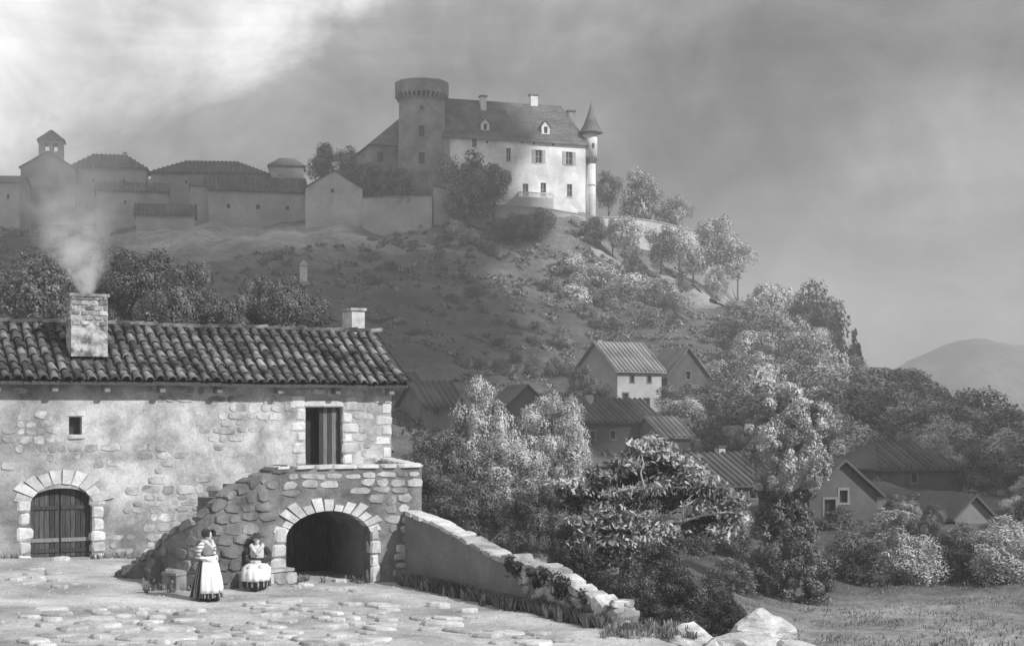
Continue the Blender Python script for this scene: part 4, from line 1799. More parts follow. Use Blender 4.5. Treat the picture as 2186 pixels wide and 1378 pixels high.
# the dark spreading tree with bare pale limbs
def fig_tree():
    Y = 47.0
    base = at(1342, 1238, Y)
    root = thing('tree', 'dark spreading tree with crooked pale limbs at the edge of the court', 'tree', base, 0, G6)
    s = Y / FPX
    rr = random.Random(31)

    def L(px, py, dy=0):
        return Vector(((px - 1342) * s, dy, (1238 - py) * s))
    limbs = [([(1330, 1250, 0), (1335, 1190, 0), (1348, 1130, 0), (1372, 1100, .1), (1385, 1060, .2), (1378, 1010, .3), (1392, 960, .3)], .17),
             ([(1352, 1135, 0), (1395, 1140, -.5), (1410, 1110, -.7), (1450, 1108, -.9), (1490, 1095, -1.0), (1540, 1088, -1.1), (1565, 1090, -1.2)], .085),
             ([(1412, 1112, -.7), (1425, 1090, -.9), (1455, 1075, -1.0), (1500, 1050, -1.0)], .05),
             ([(1350, 1120, 0), (1310, 1075, -.2), (1270, 1040, -.3), (1220, 1020, -.4)], .08),
             ([(1380, 1050, .2), (1365, 1000, -.3), (1368, 965, -.5)], .05),
             ([(1345, 1160, 0), (1320, 1110, -.4), (1290, 1090, -.7)], .05),
             ([(1372, 1080, -.6), (1368, 1040, -1.2), (1360, 1005, -1.3), (1366, 985, -1.3), (1362, 968, -1.3)], .045),
             ([(1450, 1108, -1.0), (1448, 1085, -1.2), (1452, 1065, -1.3), (1470, 1050, -1.3)], .03),
             ([(1310, 1075, -.8), (1290, 1050, -1.2), (1270, 1045, -1.3)], .03)]
    for i, (pts, r0) in enumerate(limbs):
        mb = MB()
        p = [L(*q) for q in pts]
        mb.tube(p, [r0 * (1 - .8 * k / (len(p) - 1)) for k in range(len(p))], 8)
        if i == 0:
            o = mb.build('trunk', M['bark'], root, True, world=False)
        else:
            o = mb.build('limb', M['palebark' if i in (1, 2, 6, 7, 8) else 'bark'], root, True, world=False)
    g = np.random.default_rng(77)
    cs = [(1385, 965, 55, 34), (1350, 1000, 60, 40), (1420, 985, 50, 34), (1460, 1010, 60, 34), (1500, 1045, 55, 30), (1540, 1070, 45, 30), (1560, 1095, 28, 28),
          (1300, 1018, 50, 26), (1245, 1045, 50, 24), (1208, 1052, 26, 18), (1300, 1060, 70, 40), (1360, 1050, 70, 50), (1440, 1060, 60, 36), (1500, 1120, 55, 26),
          (1540, 1135, 34, 24), (1250, 1075, 60, 40), (1260, 1125, 60, 30), (1300, 1130, 60, 40), (1400, 1170, 50, 30), (1230, 1160, 50, 40), (1290, 1175, 50, 40)]
    P, Nn = [], []
    for (px, py, rx, rz) in cs:
        for sub in range(5):
            c = L(px, py) + Vector((g.uniform(-.6, .6) * rx * s, g.uniform(-1, 1) * 1.0, g.uniform(-.5, .5) * rz * s))
            n = 250
            d = g.normal(size=(n, 3))
            d /= np.linalg.norm(d, axis=1, keepdims=True)
            rad = (g.uniform(.1, 1, n) ** .5)[:, None] * np.array([rx * s * .55, .42, rz * s * .55])
            P.append(np.array(c)[None] + d * rad)
            Nn.append(d + g.normal(size=(n, 3)) * .6 + np.array([0, -.2, .4]))
    P = np.concatenate(P); Nn = np.concatenate(Nn)
    co, q = leaf_quads(P, Nn, .07 * g.uniform(.6, 1.4, len(P)), g, 2.2)
    me = np_mesh('fig_leaves', co, q, M['leafdark'])
    inst('crown', me, root)
    # long leaves on the sunny side, their pale tone painting sunlight on the crown
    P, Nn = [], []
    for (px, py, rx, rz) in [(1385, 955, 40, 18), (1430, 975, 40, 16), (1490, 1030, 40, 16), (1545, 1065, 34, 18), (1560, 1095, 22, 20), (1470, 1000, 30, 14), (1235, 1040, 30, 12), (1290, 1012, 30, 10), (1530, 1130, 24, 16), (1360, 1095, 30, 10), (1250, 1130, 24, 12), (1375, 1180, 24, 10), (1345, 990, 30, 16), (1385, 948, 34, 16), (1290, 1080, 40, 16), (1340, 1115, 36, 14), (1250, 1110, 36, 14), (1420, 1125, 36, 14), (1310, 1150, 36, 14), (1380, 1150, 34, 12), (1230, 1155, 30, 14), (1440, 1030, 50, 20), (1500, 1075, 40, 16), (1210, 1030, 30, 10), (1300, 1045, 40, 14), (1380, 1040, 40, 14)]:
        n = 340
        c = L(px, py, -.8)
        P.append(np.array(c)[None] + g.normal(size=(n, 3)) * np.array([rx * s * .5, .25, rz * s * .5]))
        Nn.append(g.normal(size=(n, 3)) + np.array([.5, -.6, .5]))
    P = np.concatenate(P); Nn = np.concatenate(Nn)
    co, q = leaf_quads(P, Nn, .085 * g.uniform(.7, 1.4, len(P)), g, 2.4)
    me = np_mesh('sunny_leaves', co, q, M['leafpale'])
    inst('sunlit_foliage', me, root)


fig_tree()


# the tree wrapped in ivy, like a ragged column
def column_tree():
    Y = 62.0
    base = at(1682, 1285, Y)
    base.z = tz(base.x, Y)
    root = thing('tree', 'tall ragged ivy covered tree like a column right of the dark spreading tree', 'tree', base, 0, G6)
    s = Y / FPX
    z0 = base.z
    g = np.random.default_rng(5)
    prof = [(825, 10), (850, 40), (885, 70), (930, 88), (970, 88), (1010, 74), (1045, 62), (1080, 52), (1115, 62), (1150, 80), (1200, 90), (1250, 84), (1290, 60)]
    cen = [(825, 1690), (900, 1695), (1000, 1690), (1060, 1672), (1120, 1668), (1200, 1680), (1290, 1695)]
    P, Nn = [], []
    for k in range(300):
        py = g.uniform(828, 1282)
        w = np.interp(py, [a for a, b in prof], [b for a, b in prof]) * s
        cx_ = (np.interp(py, [a for a, b in cen], [b for a, b in cen]) - 1682) * s
        a = g.uniform(0, 6.28)
        rr = w * math.sqrt(g.uniform(.1, 1)) * (1.2 if py < 1040 else 1.0)
        c = np.array([cx_ + math.cos(a) * rr, math.sin(a) * rr, EYE + (900 - py) * s - z0])
        n = 230
        d = g.normal(size=(n, 3)); d[:, 2] += .2
        d /= np.linalg.norm(d, axis=1, keepdims=True)
        pr = g.uniform(.16, .42)
        P.append(c[None] + d * (g.uniform(.2, 1, n) ** .5)[:, None] * pr)
        Nn.append(d + g.normal(size=(n, 3)) * .5)
    P = np.concatenate(P); Nn = np.concatenate(Nn)
    co, q = leaf_quads(P, Nn, .07 * g.uniform(.6, 1.4, len(P)), g, 1.7)
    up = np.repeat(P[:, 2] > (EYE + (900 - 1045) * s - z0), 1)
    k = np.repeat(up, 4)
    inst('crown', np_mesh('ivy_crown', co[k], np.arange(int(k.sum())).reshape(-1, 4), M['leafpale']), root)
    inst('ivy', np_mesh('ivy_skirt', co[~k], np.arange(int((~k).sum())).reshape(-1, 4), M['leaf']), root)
    mb = MB()
    pts = [(0, 0, -.2), (.1, 0, 1.5), (-.1, 0, 3.2), (0, 0, 5), (.2, 0, 7), (.1, 0, 8)]
    mb.tube(pts, [.3, .24, .2, .17, .1, .04], 8)
    mb.build('trunk', M['bark'], root, True, world=False)


column_tree()


def ground_at(px, py):
    Y = np.arange(70, 352, 3.0)
    X = (px - 1093) * Y / FPX
    z = terrain(X, Y)
    p = 900 - (z - EYE) * FPX / Y
    for y, q in zip(Y[1:], p[1:]):
        if q <= py:
            return y
    return None


def woods():
    r = random.Random(17)
    ridge_x = [1450, 1560, 1700, 1800, 1900, 2020, 2100, 2200]
    ridge_y = [690, 690, 752, 835, 892, 935, 965, 1000]
    low_y = [960, 980, 960, 990, 1010, 1020, 1040, 1060]
    n = 0
    spots = []
    for _ in range(900):
        px = r.uniform(1450, 2200)
        y0 = np.interp(px, ridge_x, ridge_y)
        y1 = np.interp(px, ridge_x, low_y)
        py = y0 + (y1 - y0) * r.random()
        if (px < 1580 and py < 725) or (px < 1540 and py < 900 and py > 730):
            continue
        if any(abs(px - a) < 30 and abs(py - b) < 19 for a, b in spots):
            continue
        spots.append((px, py))
    for px, py in sorted(spots, key=lambda q: q[1])[:105]:
        Y = ground_at(px, py)
        if Y is None:
            continue
        hgt = r.uniform(52, 92) * min(1.25, 230 / Y)
        kind = r.choice(('round', 'bush', 'round', 'tall'))
        cls = r.choice(('far', 'far', 'farpale'))
        t = (py - np.interp(px, ridge_x, ridge_y)) / (np.interp(px, ridge_x, low_y) - np.interp(px, ridge_x, ridge_y))
        band = 'under the skyline' if t < .25 else 'high on the slope' if t < .5 else 'half way down' if t < .72 else 'at the foot'
        zi = 0 if px < 1530 else 1 if px < 1620 else 2 if px < 1720 else 3 if px < 1820 else 4 if px < 1920 else 5 if px < 2030 else 6
        zone = ('above the valley gable', 'left above the column tree', 'straight above the column tree', 'under the tall dark ridge tree', 'under the conifer', 'right of the conifer', 'near the right edge')[zi]
        lb = ('pale leafed' if cls == 'farpale' else 'grey leafed') + ' ' + {'round': 'round', 'bush': 'low broad', 'tall': 'upright'}[kind] + ' tree ' + band + ', ' + zone
        tree(lb, px, py - hgt, hgt * r.uniform(.95, 1.35), Y, kind, cls, .04, group='trees of the dense wood on the right ridge')
        n += 1
    spots = []
    for _ in range(500):
        px = r.uniform(780, 1480)
        py = r.uniform(560, 860)
        if px > 1250 and py > 700:
            continue
        if py > 840 - abs(px - 1100) * .1 or any(abs(px - a) < 34 and abs(py - b) < 20 for a, b in spots):
            continue
        if noise.noise(Vector((px * .008, py * .012, 3))) < -.02:
            continue
        spots.append((px, py))
    for px, py in spots[:44]:
        Y = ground_at(px, py)
        if Y is None:
            continue
        w = r.uniform(22, 52)
        row = 'high' if py < 640 else 'midway' if py < 730 else 'low'
        side = 'above the small chimney' if px < 900 else 'left of the slope centre' if px < 1040 else 'below the castle front' if px < 1180 else 'above the tiled valley house'
        lb = ('tiny' if w < 32 else 'small' if w < 42 else 'broad') + ' rounded bush ' + row + ' on the dark slope, ' + side
        tree(lb, px, py - w * .55, w, Y, 'bush', 'far', .0, name='bush', cat='bush', group='bushes scattered on the castle slope')


woods()


# low weeds and grass along the wall and on the meadow: stuff
def tufts(name, pts, label, mat, size, nb, hgt):
    g = np.random.default_rng(len(pts))
    P = []
    for p in pts:
        n = nb
        a = g.uniform(0, 6.28, n)
        r = size * g.uniform(0, 1, n)
        lean = g.uniform(.1, .6, n)
        h = hgt * g.uniform(.5, 1.3, n)
        bx = p[0] + np.cos(a) * r
        by = p[1] + np.sin(a) * r
        bz = np.full(n, p[2])
        tx = bx + np.cos(a) * lean * h
        ty = by + np.sin(a) * lean * h
        w = .12 * h
        px_, py_ = -np.sin(a) * w, np.cos(a) * w
        quad = np.stack([np.stack([bx - px_, by - py_, bz], 1), np.stack([bx + px_, by + py_, bz], 1),
                         np.stack([(bx * .4 + tx * .6) + px_ * .7, (by * .4 + ty * .6) + py_ * .7, bz + h * .7], 1), np.stack([tx, ty, bz + h], 1)], 1)
        P.append(quad.reshape(-1, 3))
    co = np.concatenate(P)
    me = np_mesh(name, co, np.arange(len(co)).reshape(-1, 4), M[mat])
    o = inst(name, me)
    tag(o, label, 'grass', kind='stuff')
    return o


_r = random.Random(55)
_pts = []
for k in range(330):
    u = _r.uniform(0.1, gp.len)
    q = gp.pos(u, -.1 - abs(_r.gauss(0, .16)))
    _pts.append((q.x, q.y, zc(q.x, q.y) - .01))
tufts('wall_weeds', _pts, 'dark weeds along the foot of the sloping wall', 'turf', .14, 16, .27)
_pts = []
for px0, px1, py0, py1, n in ((195, 300, 1184, 1192, 40), (0, 70, 1184, 1192, 14), (1290, 1480, 1338, 1362, 90), (300, 420, 1245, 1262, 24), (620, 790, 1236, 1246, 14)):
    for _ in range(n):
        p = court_at(_r.uniform(px0, px1), _r.uniform(py0, py1))
        _pts.append((p.x, p.y, p.z - .01))
tufts('court_weeds', _pts, 'weeds and grass at the foot of the farmhouse and court edge', 'turf', .1, 12, .16)
_pts = []
_X = []
for _ in range(4200):
    Y = 38 + 50 * _r.random() ** 1.3
    px = _r.uniform(1380, 2400)
    _X.append(((px - 1093) * Y / FPX, Y))
_Z = terrain(np.array([a for a, b in _X]), np.array([b for a, b in _X]))
for (x, y), z in zip(_X, _Z):
    if noise.noise(Vector((x * .25, y * .25, 0))) > -.15:
        _pts.append((x, y, float(z) + .02))
tufts('meadow_grass', _pts, 'tufted grass of the meadow at lower right', 'turf', .4, 9, .10)


# rough scrub over the hill: nobody could count it
def hill_scrub():
    g = np.random.default_rng(9)
    n = 5600
    px = g.uniform(-150, 2300, n)
    py_t = g.uniform(0, 1, n)
    Y = 95 + 240 * py_t ** .8
    X = (px - 1093) * Y / FPX
    Z = terrain(X, Y)
    keep = np.array([noise.noise(Vector((x * .03, y * .03, 7))) > -.08 or k < .15 for x, y, k in zip(X, Y, g.random(n))])
    py = 900 - (Z - EYE) * FPX / Y
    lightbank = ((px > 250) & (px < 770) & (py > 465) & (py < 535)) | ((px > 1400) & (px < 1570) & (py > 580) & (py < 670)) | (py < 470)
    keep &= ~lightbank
    X, Y, Z = X[keep], Y[keep], Z[keep]
    m = 46
    P, Nn, S = [], [], []
    for x, y, z in zip(X, Y, Z):
        s = g.uniform(.3, 1.1) * (.5 + y / 350)
        bumps = relief(x, y)
        d = g.normal(size=(m, 3)); d[:, 2] = np.abs(d[:, 2])
        d /= np.linalg.norm(d, axis=1, keepdims=True)
        P.append(np.array([x, y, z + bumps - .1]) + d * np.array([s, s, s * .8]) * g.uniform(.5, 1, (m, 1)))
        Nn.append(d + g.normal(size=(m, 3)) * .5)
        S.append(np.full(m, .24 * (.5 + y / 260)) * g.uniform(.6, 1.4, m))
    P = np.concatenate(P); Nn = np.concatenate(Nn); S = np.concatenate(S)
    co, q = leaf_quads(P, Nn, S, g)
    o = inst('scrub', np_mesh('scrub', co, q, M['leaffar']))
    tag(o, 'rough low scrub covering the hillside below the castle', 'scrub', kind='stuff')


hill_scrub()


# ------------------------------------------------------------------ buildings
HRECT = []
GV = 'houses in the valley under the castle hill'
def lpath(a, b):
    return Path([a, b])


def gable_house(name, label, px0, px1, ybase, yeave, yridge, Y, rot=28, depth=None, ridge='x', wallm='vwall', roofm='vroof', wins=(), chim_=(), over=.35,
                ribs=.0, hip=False, cat='house', group=None, below=4.0):
    """a small house; px0, px1 bound the front wall; coordinates below are local to the root, which is turned by rot"""
    a = R_(rot)
    if group == GV:
        yy = ground_at((px0 + px1) / 2, ybase - 6)
        if yy and 70 < yy < 260:
            Y = yy
    HRECT.append((px0 - 12, px1 + 25, yridge, ybase + 4, Y))
    P0 = at(px0, ybase, Y)
    ex = Vector((math.cos(a), math.sin(a)))
    # length along the wall so that its far end shows at px1
    k = (px1 - 1093) / FPX
    W = (k * P0.y - P0.x) / (ex.x - k * ex.y)
    H = (ybase - yeave) * Y / FPX
    D = depth or W * .8
    rise = (yeave - yridge) * Y / FPX
    root = thing(name, label, cat, P0, a, group)
    fr = lpath((0, 0), (W, 0))
    # openings
    holes = []
    for (wx, wz, ww, wh, kind) in wins:
        x0 = wx * W - ww / 2
        holes.append((x0, x0 + ww, (lambda z: (lambda u: z))(wz * H), (lambda z: (lambda u: z))(wz * H + wh)))

    def B(mb, nm, mat, par=root):
        o = bpy.data.objects.new(nm, mb.mesh(nm, mat))
        C.objects.link(o)
        o.parent = par
        return o
    top = (lambda u: H + rise * (1 - abs(u - W / 2) / (W / 2)) - .06) if ridge == 'y' else (lambda u: H)
    mb = MB()
    wall(mb, fr, 0, W, -below, top, 0, .4, holes, W / 8)
    wall(mb, fr, 0, W, -below, top, D - .4, D, (), W / 8)
    for x in (0, W - .4):
        sd = lpath((x, .4), (x, D - .4))
        tp = (lambda u: H + rise * (1 - abs(u + .4 - D / 2) / (D / 2)) - .06) if (ridge == 'x' and not hip) else (lambda u: H)
        wall(mb, sd, 0, D - .8, -below, tp, -.4, 0, (), D / 8)
    B(mb, 'wall', M[wallm])
    for h in holes:
        mb = MB()
        z0, z1 = h[2](0), h[3](0)
        mb.box(h[0] - .0, h[1] + .0, .25, .3, z0, z1)
        w_ = B(mb, 'window' if z1 - z0 < 1.7 else 'door', M['glass' if z1 - z0 < 1.7 else 'wood'])
        fm = MB()
        for (x0, x1, q0, q1) in ((h[0] - .12, h[0], z0, z1), (h[1], h[1] + .12, z0, z1), (h[0] - .12, h[1] + .12, z1, z1 + .14), (h[0] - .16, h[1] + .16, z0 - .14, z0)):
            fm.box(x0, x1, -.04, .05, q0, q1)
        B(fm, 'frame', M['gvwall2' if group == GV else 'vwall2'], w_)
    # roof slabs with a corrugated tile surface
    rf = MB()
    th = .16

    def slope(p00, p01, p11, p10):
        """p00-p01 ridge line, p10-p11 eave line"""
        up = Vector((0, 0, th))
        rf.hexa([p10, p11, p01, p00, p10 + up, p11 + up, p01 + up, p00 + up])
    o_ = over
    V = Vector
    sl = rise / (D / 2) if ridge == 'x' else rise / (W / 2)
    i_ = (W * .28 if hip else -o_)
    if ridge == 'x':
        r0, r1 = V((i_, D / 2, H + rise)), V((W - i_, D / 2, H + rise))
        slope(r0, r1, V((W + o_, -o_, H - sl * o_)), V((-o_, -o_, H - sl * o_)))
        slope(r1, r0, V((-o_, D + o_, H - sl * o_)), V((W + o_, D + o_, H - sl * o_)))
        if hip:
            slope(r0, r0, V((-o_, -o_, H - sl * o_)), V((-o_, D + o_, H - sl * o_)))
            slope(r1, r1, V((W + o_, D + o_, H - sl * o_)), V((W + o_, -o_, H - sl * o_)))
    else:
        r0, r1 = V((W / 2, -o_, H + rise)), V((W / 2, D + o_, H + rise))
        slope(r0, r1, V((-o_, D + o_, H - sl * o_)), V((-o_, -o_, H - sl * o_)))
        slope(r1, r0, V((W + o_, -o_, H - sl * o_)), V((W + o_, D + o_, H - sl * o_)))
    roof = B(rf, 'roof', M[roofm])
    if ribs and ridge == 'x':
        n = max(3, int((W + 2 * o_) / ribs))
        cnt = 0
        for i in range(n):
            x = -o_ + ribs * .4 + (W + 2 * o_ - ribs * .8) * i / (n - 1)
            t0 = 0
            if hip:
                t0 = max(0, (i_ - x) / (i_ + o_), (x - (W - i_)) / (i_ + o_))
            a0 = V((x, D / 2 + (-o_ - D / 2) * t0, H + rise + (-sl * o_ - rise) * t0 + th + .02))
            a1 = V((x, -o_, H - sl * o_ + th + .02))
            tb = MB()
            tb.tube([a0, a0.lerp(a1, .5) + V((rnd.uniform(-.05, .05), 0, .01)), a1 + V((0, -.05, 0))], [ribs * .26] * 3, 6)
            B(tb, 'tile_row', M[roofm], roof)
    for (cx_, cy_, cw, ch) in chim_:
        mb = MB()
        zt = H + rise + ch
        mb.box(cx_ * W - cw / 2, cx_ * W + cw / 2, cy_ * D - cw / 2, cy_ * D + cw / 2, H, zt)
        c_ = B(mb, 'chimney', M['vwall2'], roof)
        mb = MB()
        mb.box(cx_ * W - cw / 2 - .08, cx_ * W + cw / 2 + .08, cy_ * D - cw / 2 - .08, cy_ * D + cw / 2 + .08, zt, zt + .15)
        # the cap sits on the stack; same level of the tree as the stack
        B(mb, 'chimney_cap', M['vroof'], roof)
    return root


GV = 'houses in the valley under the castle hill'
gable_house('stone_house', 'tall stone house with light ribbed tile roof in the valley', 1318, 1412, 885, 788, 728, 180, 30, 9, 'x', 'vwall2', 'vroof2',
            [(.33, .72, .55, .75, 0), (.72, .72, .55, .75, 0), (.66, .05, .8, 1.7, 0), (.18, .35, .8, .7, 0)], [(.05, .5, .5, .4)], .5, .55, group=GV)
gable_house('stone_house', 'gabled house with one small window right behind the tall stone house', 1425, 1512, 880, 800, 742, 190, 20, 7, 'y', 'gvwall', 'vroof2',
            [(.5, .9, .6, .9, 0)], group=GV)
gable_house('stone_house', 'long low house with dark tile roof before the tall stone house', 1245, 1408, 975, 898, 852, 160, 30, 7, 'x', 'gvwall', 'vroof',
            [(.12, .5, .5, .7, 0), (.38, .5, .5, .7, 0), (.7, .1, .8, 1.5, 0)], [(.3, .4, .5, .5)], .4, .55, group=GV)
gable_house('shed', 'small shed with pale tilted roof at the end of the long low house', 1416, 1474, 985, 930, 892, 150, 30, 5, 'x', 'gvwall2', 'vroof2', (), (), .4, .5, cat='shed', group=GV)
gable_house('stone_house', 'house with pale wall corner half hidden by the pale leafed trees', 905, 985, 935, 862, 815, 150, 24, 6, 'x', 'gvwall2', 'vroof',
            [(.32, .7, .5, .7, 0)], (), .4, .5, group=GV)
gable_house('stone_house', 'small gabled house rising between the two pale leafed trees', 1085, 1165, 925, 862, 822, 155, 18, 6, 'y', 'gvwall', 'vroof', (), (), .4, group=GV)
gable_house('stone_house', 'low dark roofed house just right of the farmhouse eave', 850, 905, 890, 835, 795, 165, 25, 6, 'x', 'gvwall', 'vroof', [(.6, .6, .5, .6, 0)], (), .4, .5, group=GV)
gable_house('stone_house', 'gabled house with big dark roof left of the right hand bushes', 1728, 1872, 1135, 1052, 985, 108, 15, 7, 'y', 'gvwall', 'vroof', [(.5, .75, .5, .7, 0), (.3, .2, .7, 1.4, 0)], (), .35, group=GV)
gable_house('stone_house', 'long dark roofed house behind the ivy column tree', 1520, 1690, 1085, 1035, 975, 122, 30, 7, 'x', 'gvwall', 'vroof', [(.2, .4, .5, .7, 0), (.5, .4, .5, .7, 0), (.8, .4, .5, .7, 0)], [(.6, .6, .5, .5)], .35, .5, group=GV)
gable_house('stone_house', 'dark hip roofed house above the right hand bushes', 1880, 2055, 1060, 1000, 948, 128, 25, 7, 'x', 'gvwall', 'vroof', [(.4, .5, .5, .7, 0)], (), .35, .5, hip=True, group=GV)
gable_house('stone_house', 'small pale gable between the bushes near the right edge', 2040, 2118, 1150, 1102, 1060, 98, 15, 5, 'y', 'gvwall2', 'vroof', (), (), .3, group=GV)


def valley_trees():
    r = random.Random(40)
    spots = []
    for _ in range(1500):
        px = r.uniform(1470, 2210)
        py = r.uniform(940, 1165)
        if any(abs(px - a) < 30 and abs(py - b) < 18 for a, b in spots):
            continue
        w = r.uniform(50, 92)
        h = w * r.uniform(.75, 1.2)
        if any(x0 - w * .35 < px < x1 + w * .2 and y0 + 6 < py < y1 + h * .75 for (x0, x1, y0, y1, _Y) in HRECT if x0 > 1200):
            continue
        if 1590 < px < 1775 and py > 1100:
            continue
        spots.append((px, py))
        Y = ground_at(px, py)
        if Y is None or len(spots) > 64:
            continue
        kind = r.choice(('round', 'bush', 'bush', 'round', 'tall'))
        cls = r.choice(('mid', 'mid', 'mid', 'midpale'))
        row = 'behind the upper roofs' if py < 1000 else 'among the roofs' if py < 1070 else 'just above the meadow bushes' if py < 1120 else 'on the meadow edge'
        side = 'between fig and column tree' if px < 1600 else 'behind the column tree' if px < 1740 else 'by the big gable' if px < 1880 else 'by the hip roof' if px < 2040 else 'by the small gable'
        tree(('pale' if cls == 'midpale' else 'dull') + {'round': ' round', 'bush': ' low', 'tall': ' upright'}[kind] + ' valley tree ' + row + ', ' + side, px, py - h, w, Y, kind, cls, .03, group='trees of the lower valley at right')


valley_trees()

GH = 'village houses on the hill left of the castle'
gable_house('church', 'church nave with long roof beside the bell tower', 44, 160, 440, 356, 322, 345, 8, 10, 'y', 'vwall', 'vroof', (), (), .4, cat='church', group=GH)
gable_house('village_house', 'long roofed building joined to the church on its right', 150, 312, 440, 354, 322, 350, 10, 9, 'x', 'vwall', 'vroof', [(.3, .6, .6, .9, 0), (.7, .6, .6, .9, 0)], [(.7, .5, .7, .6)], .5, .9, hip=True, group=GH)
gable_house('village_house', 'hip roofed village house on the skyline right of the church', 322, 572, 450, 366, 334, 350, 6, 12, 'x', 'vwall', 'vroof', [(.3, .7, .6, .9, 0), (.6, .7, .6, .9, 0)], (), .6, .9, hip=True, group=GH)
gable_house('village_house', 'small distant hip roofed house left of the two round skyline trees', 574, 648, 400, 352, 332, 372, 6, 8, 'x', 'vwall', 'vroof', (), (), .4, hip=True, group=GH)
gable_house('village_house', 'low house with dark roof below the church', 205, 360, 475, 405, 382, 330, 14, 8, 'x', 'vwall2', 'vroof', [(.4, .6, .6, .8, 0)], [(.75, .5, .8, .7)], .4, .9, group=GH)
gable_house('shed', 'open shed with dark roof in front of the village houses', 290, 415, 488, 455, 432, 322, 10, 5, 'x', 'vwall2', 'vroof', (), (), .5, .8, cat='shed', group=GH)
gable_house('village_house', 'long shadowed farm building left of the pale gable', 445, 655, 475, 404, 368, 330, 14, 10, 'x', 'vwall', 'vroof', [(.2, .45, .8, 1.0, 0), (.5, .45, .8, 1.0, 0), (.8, .45, .8, 1.0, 0)], [(.75, .5, .8, .7)], .4, .9, group=GH)
gable_house('village_house', 'pale gabled barn with one loft hole left of the castle', 652, 774, 470, 400, 362, 326, 8, 11, 'y', 'vwall2', 'vroof', [(.47, .86, .7, .8, 0)], (), .4, group=GH)
gable_house('village_house', 'house at the left edge behind the smoke', -70, 42, 500, 388, 368, 335, 4, 10, 'x', 'vwall2', 'vroof', [(.78, .68, .5, 1.0, 0)], (), .4, group=GH)
gable_house('village_house', 'narrow shadowed house between the low house and the long farm building', 405, 448, 475, 395, 372, 334, 10, 8, 'x', 'vwall2', 'vroof', (), (), .4, group=GH)


def bell_tower():
    Y = 352
    c = at(110, 400, Y)
    root = thing('bell_tower', 'small square bell tower with pyramid roof on the church at left', 'tower', c, R_(14))
    s = Y / FPX
    w = 50 * s / 2
    z1 = (400 - 303) * s
    zt = (400 - 278) * s

    def B(mb, nm, mat, par=root):
        o = bpy.data.objects.new(nm, mb.mesh(nm, mat)); C.objects.link(o); o.parent = par
        return o
    mb = MB()
    p = lpath((-w, -w), (w, -w))
    hz0, hz1 = z1 - 2.6, z1 - .7
    holes = [(-w + w * .45 + w, -w + w * .85 + w, lambda u: hz0, lambda u: hz1), (w + w * .15, w + w * .55, lambda u: hz0, lambda u: hz1)]
    wall(mb, p, 0, 2 * w, -8, z1, 0, .5, holes, 1)
    wall(mb, p, 0, 2 * w, -8, z1, 2 * w - .5, 2 * w, holes, 1)
    mb.box(-w, -w + .5, -w + .5, w - .5, -8, z1)
    mb.box(w - .5, w, -w + .5, w - .5, -8, z1)
    B(mb, 'wall', M['vwall'])
    mb = MB()
    mb.box(-.5, .5, .2, .6, z1 - 2.4, z1 - 1.2)
    B(mb, 'bell', M['dark'])
    mb = MB()
    e = w + .45
    V = Vector
    mb.hexa([V((-e, -e, z1)), V((e, -e, z1)), V((e, e, z1)), V((-e, e, z1)), V((-.25, -.25, zt)), V((.25, -.25, zt)), V((.25, .25, zt)), V((-.25, .25, zt))])
    B(mb, 'roof', M['vroof'])


bell_tower()


def long_wall(name, label, pts, hgt, thick, mat, coping=None, below=3, cat='wall'):
    """pts: (px, y_top, Y)"""
    P = [at(*p) for p in pts]
    path = Path([(p.x, p.y) for p in P])
    us = path.L
    root = thing(name, label, cat, P[0])
    zt = lambda u: float(np.interp(u, us, [p.z for p in P]))
    mb = MB()
    wall(mb, path, 0, path.len, lambda u: zt(u) - hgt - below, zt, 0, thick, (), 3)
    mb.build('wall_body', M[mat], root)
    if coping:
        mb = MB()
        wall(mb, path, 0, path.len, lambda u: zt(u) + .001, lambda u: zt(u) + .22, -.15, thick + .15, (), 3)
        mb.build('coping', M[coping], root)
    return root


long_wall('terrace_wall', 'bright terrace wall running right from the castle turret', [(1278, 464, 349), (1340, 465, 350), (1400, 473, 351), (1460, 487, 352), (1512, 501, 352), (1535, 520, 352)], 6.5, .8, 'terracew', 'vwall2')
long_wall('retaining_wall', 'shadowed retaining wall between the pale barn and the castle tower', [(774, 424, 327), (850, 420, 328), (922, 420, 329)], 6, .8, 'vwall2', 'vwall')
long_wall('garden_wall', 'dark garden wall with sloping top below the round tower', [(926, 398, 329), (960, 406, 330), (1000, 432, 331), (1010, 440, 331)], 5, .8, 'vwall', 'vroof')
long_wall('garden_wall', 'low dark wall under the castle terrace', [(1010, 438, 331), (1100, 440, 333), (1170, 446, 337), (1250, 460, 343)], 2.5, .6, 'vwall', 'vwall2')


